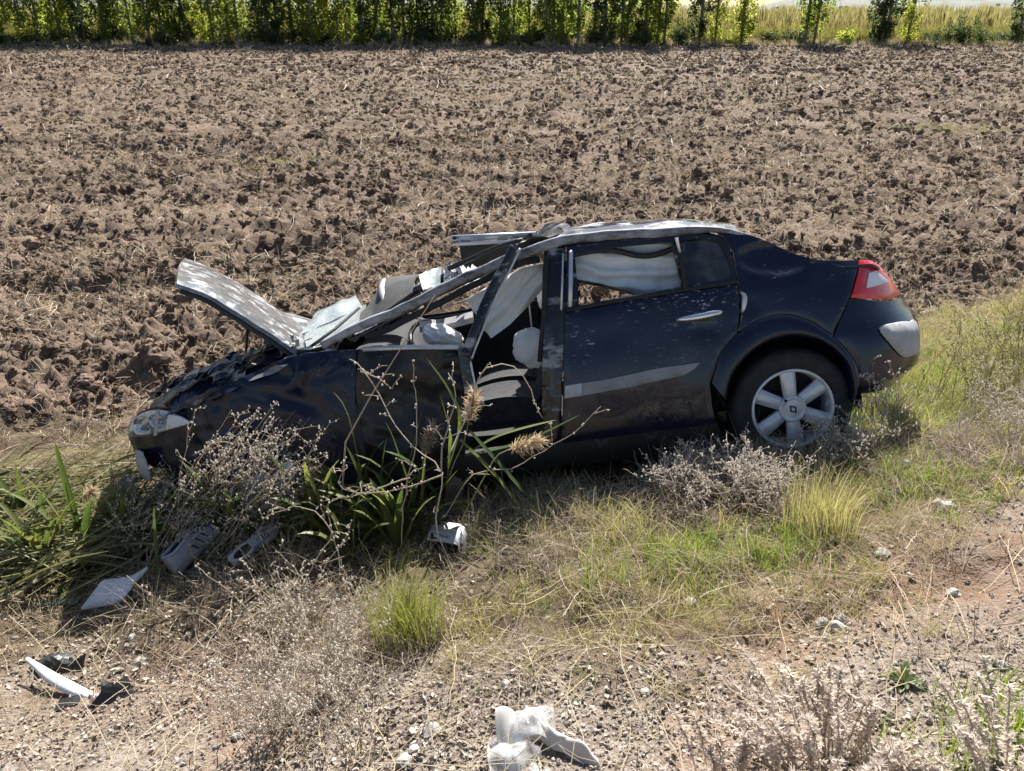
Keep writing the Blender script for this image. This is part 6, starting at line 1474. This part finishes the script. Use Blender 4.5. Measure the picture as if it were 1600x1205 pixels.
def g_grn(x, y):
    d = np.zeros(np.shape(x))
    for cx, cy, rx, ry, a in ((.75, 2.5, .5, .16, .9), (1.75, 3.0, .35, .2, .8), (2.3, 3.8, .5, .3, .9), (3.0, 4.6, .8, .6, .7), (1.35, 1.35, .25, .15, .9), (-2.5, 3.5, .4, .25, .35), (.05, 2.95, .25, .12, .5), (4.4, 5.5, 1, .5, .6), (-.6, 3.15, .35, .15, .6), (-1.2, 3.25, .4, .15, .5)):
        d = np.maximum(d, a * np.exp(-((x - cx) / rx) ** 2 - ((y - cy) / ry) ** 2))
    return (rng.random(np.shape(x)) < d) & (field_d(x, y) < .1)
put('green_grass', zone(22000, -3.2, 5.4, 1.2, 6.6, g_grn), GRN, .6, 1.2, 'fresh green grass in patches on the verge')
# flattened reeds in the ditch at left
FL = [straw_mesh(111 + i, .45 + .1 * i, .004 + .0012 * (i % 4), 6, M_FLAT) for i in range(7)]
def g_fl(x, y): return (np.exp(-((x + 2.45) / .75) ** 2 - ((y - 3.45) / .42) ** 2) > rng.random(np.shape(x))) & ((y > 3.32) | (x < -2.1)) & ((y > 3.1) | (x < -2.3)) & (y > 2.85)
P = zone(4200, -3.8, -1.2, 2.7, 4.6, g_fl); n = len(P); rr = np.zeros((n, 3)); rr[:, 2] = rng.normal(.45, .45, n); rr[:, 1] = rng.normal(-.10, .22, n); rr[:, 0] = rng.uniform(-1, 1, n)
instancer('flattened_reeds', np.c_[P, ground_z(P[:, 0], P[:, 1]) + .02 + .16 * rng.random(n) * np.exp(-((P[:, 0] + 2.4) / .7) ** 2)], rr, rng.uniform(.6, 1.3, n), rng.integers(0, 7, n), FL, 'flattened pale reed stalks heaped in the ditch at left')
# loose stems criss-crossing verge and gravel
ST2 = [straw_mesh(131 + i, .18 + .05 * i, .0013, 6, M_DRYG) for i in range(6)]
P = zone(6500, -3.0, 4.5, 1.2, 6.0, lambda x, y: (field_d(x, y) < .1) & ~under_car(x, y)); n = len(P); rr = rz_rot(n); rr[:, 1] = rng.normal(0, .22, n)
instancer('loose_stems', np.c_[P, ground_z(P[:, 0], P[:, 1]) + .015 + .05 * rng.random(n) ** 2], rr, rng.uniform(.4, 1.3, n), rng.integers(0, 6, n), ST2, 'loose dry stems criss-crossing the verge and gravel')
# gravel
M_PEB = simple('gravel_stone', (0.30, 0.26, 0.225), 0.92, var=.25, scale=2.0, rnd=.45, spec=.2)
def peb(seed):
    bm = bmesh.new(); bmesh.ops.create_icosphere(bm, subdivisions=1, radius=1)
    for v in bm.verts:
        d = 1 + .5 * mnoise.noise(v.co * 1.3 + Vector((seed * 3.1, 0, 0))); v.co = Vector((v.co.x * d, v.co.y * d * .8, v.co.z * d * .65))
    me = bpy.data.meshes.new('pebble'); bm.to_mesh(me); bm.free(); me.materials.append(M_PEB); return me
PEBS = [peb(i) for i in range(8)]
def g_gr(x, y):
    k = gravel_d(x, y) + .35 * fbm(x * 1.7, y * 1.7, 71, 3)
    return (k > -.05) | ((k > -.5) & (rng.random(np.shape(x)) < .10))
P = zone(110000, -2.9, 3.6, .9, 4.0, g_gr); P = P[rng.random(len(P)) < np.clip(.72 + .8 * fbm(P[:, 0] * 1.8, P[:, 1] * 1.8, 121, 3), .12, 1) * (1 - .85 * np.exp(-((P[:, 0] - 1.5) / 1.0) ** 2 - ((P[:, 1] - 2.2 - .25 * (P[:, 0] - 1.35)) / .28) ** 2)) * (1 - .6 * smooth(-.6, -1.4, P[:, 0])) * (1 - .35 * smooth(.7, 1.2, P[:, 0]))]; n = len(P)
S = .0028 + .0085 * rng.random(n) ** 3; big = rng.random(n) < .012; S[big] = rng.uniform(.010, .020, big.sum())
instancer('gravel', np.c_[P, ground_z(P[:, 0], P[:, 1]) + S * .25], rng.uniform(-3, 3, (n, 3)), S, rng.integers(0, 8, n), PEBS, 'pale grey gravel of the road shoulder')

# curled dry leaf litter over the shoulder at lower left
M_LIT = leafy('dry_litter', [(0.38, 0.33, 0.27), (0.50, 0.45, 0.38), (0.27, 0.21, 0.16), (0.18, 0.135, 0.10)], (1.0, 1.0, .9), .2)
def litter(seed):
    rs = np.random.default_rng(seed); mb = MB(); w = .004 + .004 * rs.random(); l = .010 + .014 * rs.random(); c = rs.uniform(20, 60)
    mb.grid(lambda u, v: ((u - .5) * l, (v - .5) * 2 * w * math.sin(math.pi * (.1 + .8 * u)), c * ((u - .5) * l) ** 2 * .6 + c * ((v - .5) * 2 * w) ** 2 * 1.5), 4, 3); return mesh('litter', mb.v, mb.f, M_LIT, True)
def g_lit(x, y): return (rng.random(np.shape(x)) < np.clip(.5 + .8 * fbm(x * 1.5, y * 1.5, 141, 3) - .45 * smooth(.1, .7, x), .03, 1)) & (gravel_d(x, y) > -.5)
P = zone(26000, -2.8, 2.4, 1.1, 3.0, g_lit); n = len(P)
instancer('leaf_litter', np.c_[P, ground_z(P[:, 0], P[:, 1]) + .004 + .006 * rng.random(n)], rng.uniform(-.7, .7, (n, 3)) + rz_rot(n), rng.uniform(.5, 1.3, n), rng.integers(0, 6, n), [litter(i) for i in range(6)], 'curled dry leaf litter on the shoulder at lower left')

# tangles of dead grey-brown brush along the verge
M_BRUSH = leafy('dead_brush', [(0.36, 0.29, 0.24), (0.48, 0.40, 0.33), (0.26, 0.20, 0.16), (0.56, 0.48, 0.42)], (1.0, 1.0, .95), .3, .85)
def tangle(seed):
    rs = np.random.default_rng(seed); mb = MB()
    for k in range(34):
        a = rs.uniform(0, 6.28); r = .09 * math.sqrt(rs.random()); p = Vector((r * math.cos(a), r * math.sin(a), .07 * rs.random() ** 1.4)); d = Vector((rs.normal(), rs.normal(), rs.normal(.25, .45))).normalized(); l = rs.uniform(.05, .15); m = Vector((rs.normal(), rs.normal(), rs.normal())) * .012
        mb.blade([p, p + d * l * .5 + m, p + d * l - Vector((0, 0, .012))], [.0016, .0013, .0006], side=Vector((rs.normal(), rs.normal(), rs.normal())), fold=.6)
    return mesh('tangle', mb.v, mb.f, M_BRUSH, False)
def g_br(x, y):
    d = np.zeros(np.shape(x))
    for cx, cy, rx, ry, a in ((.35, 3.02, .6, .22, .9), (1.0, 3.1, .5, .2, 1.0), (1.55, 3.05, .5, .2, .8), (2.2, 3.25, .5, .25, .8), (-.55, 2.35, .35, .3, .6), (.1, 2.6, .4, .2, .6), (-.9, 2.2, .5, .3, .5), (3.0, 3.8, .8, .4, .6), (.7, 1.5, .5, .25, .3)):
        d = np.maximum(d, a * np.exp(-((x - cx) / rx) ** 2 - ((y - cy) / ry) ** 2))
    return rng.random(np.shape(x)) < d * (1 + fbm(x * 3, y * 3, 151, 2)) + .06
P = zone(2600, -1.6, 4.0, 1.7, 4.3, g_br); P = P[~under_car(P[:, 0], P[:, 1])]
put('dead_brush', P, [tangle(200 + i) for i in range(5)], .6, 1.35, 'tangled dead grey-brown brush along the verge', .35, .0)
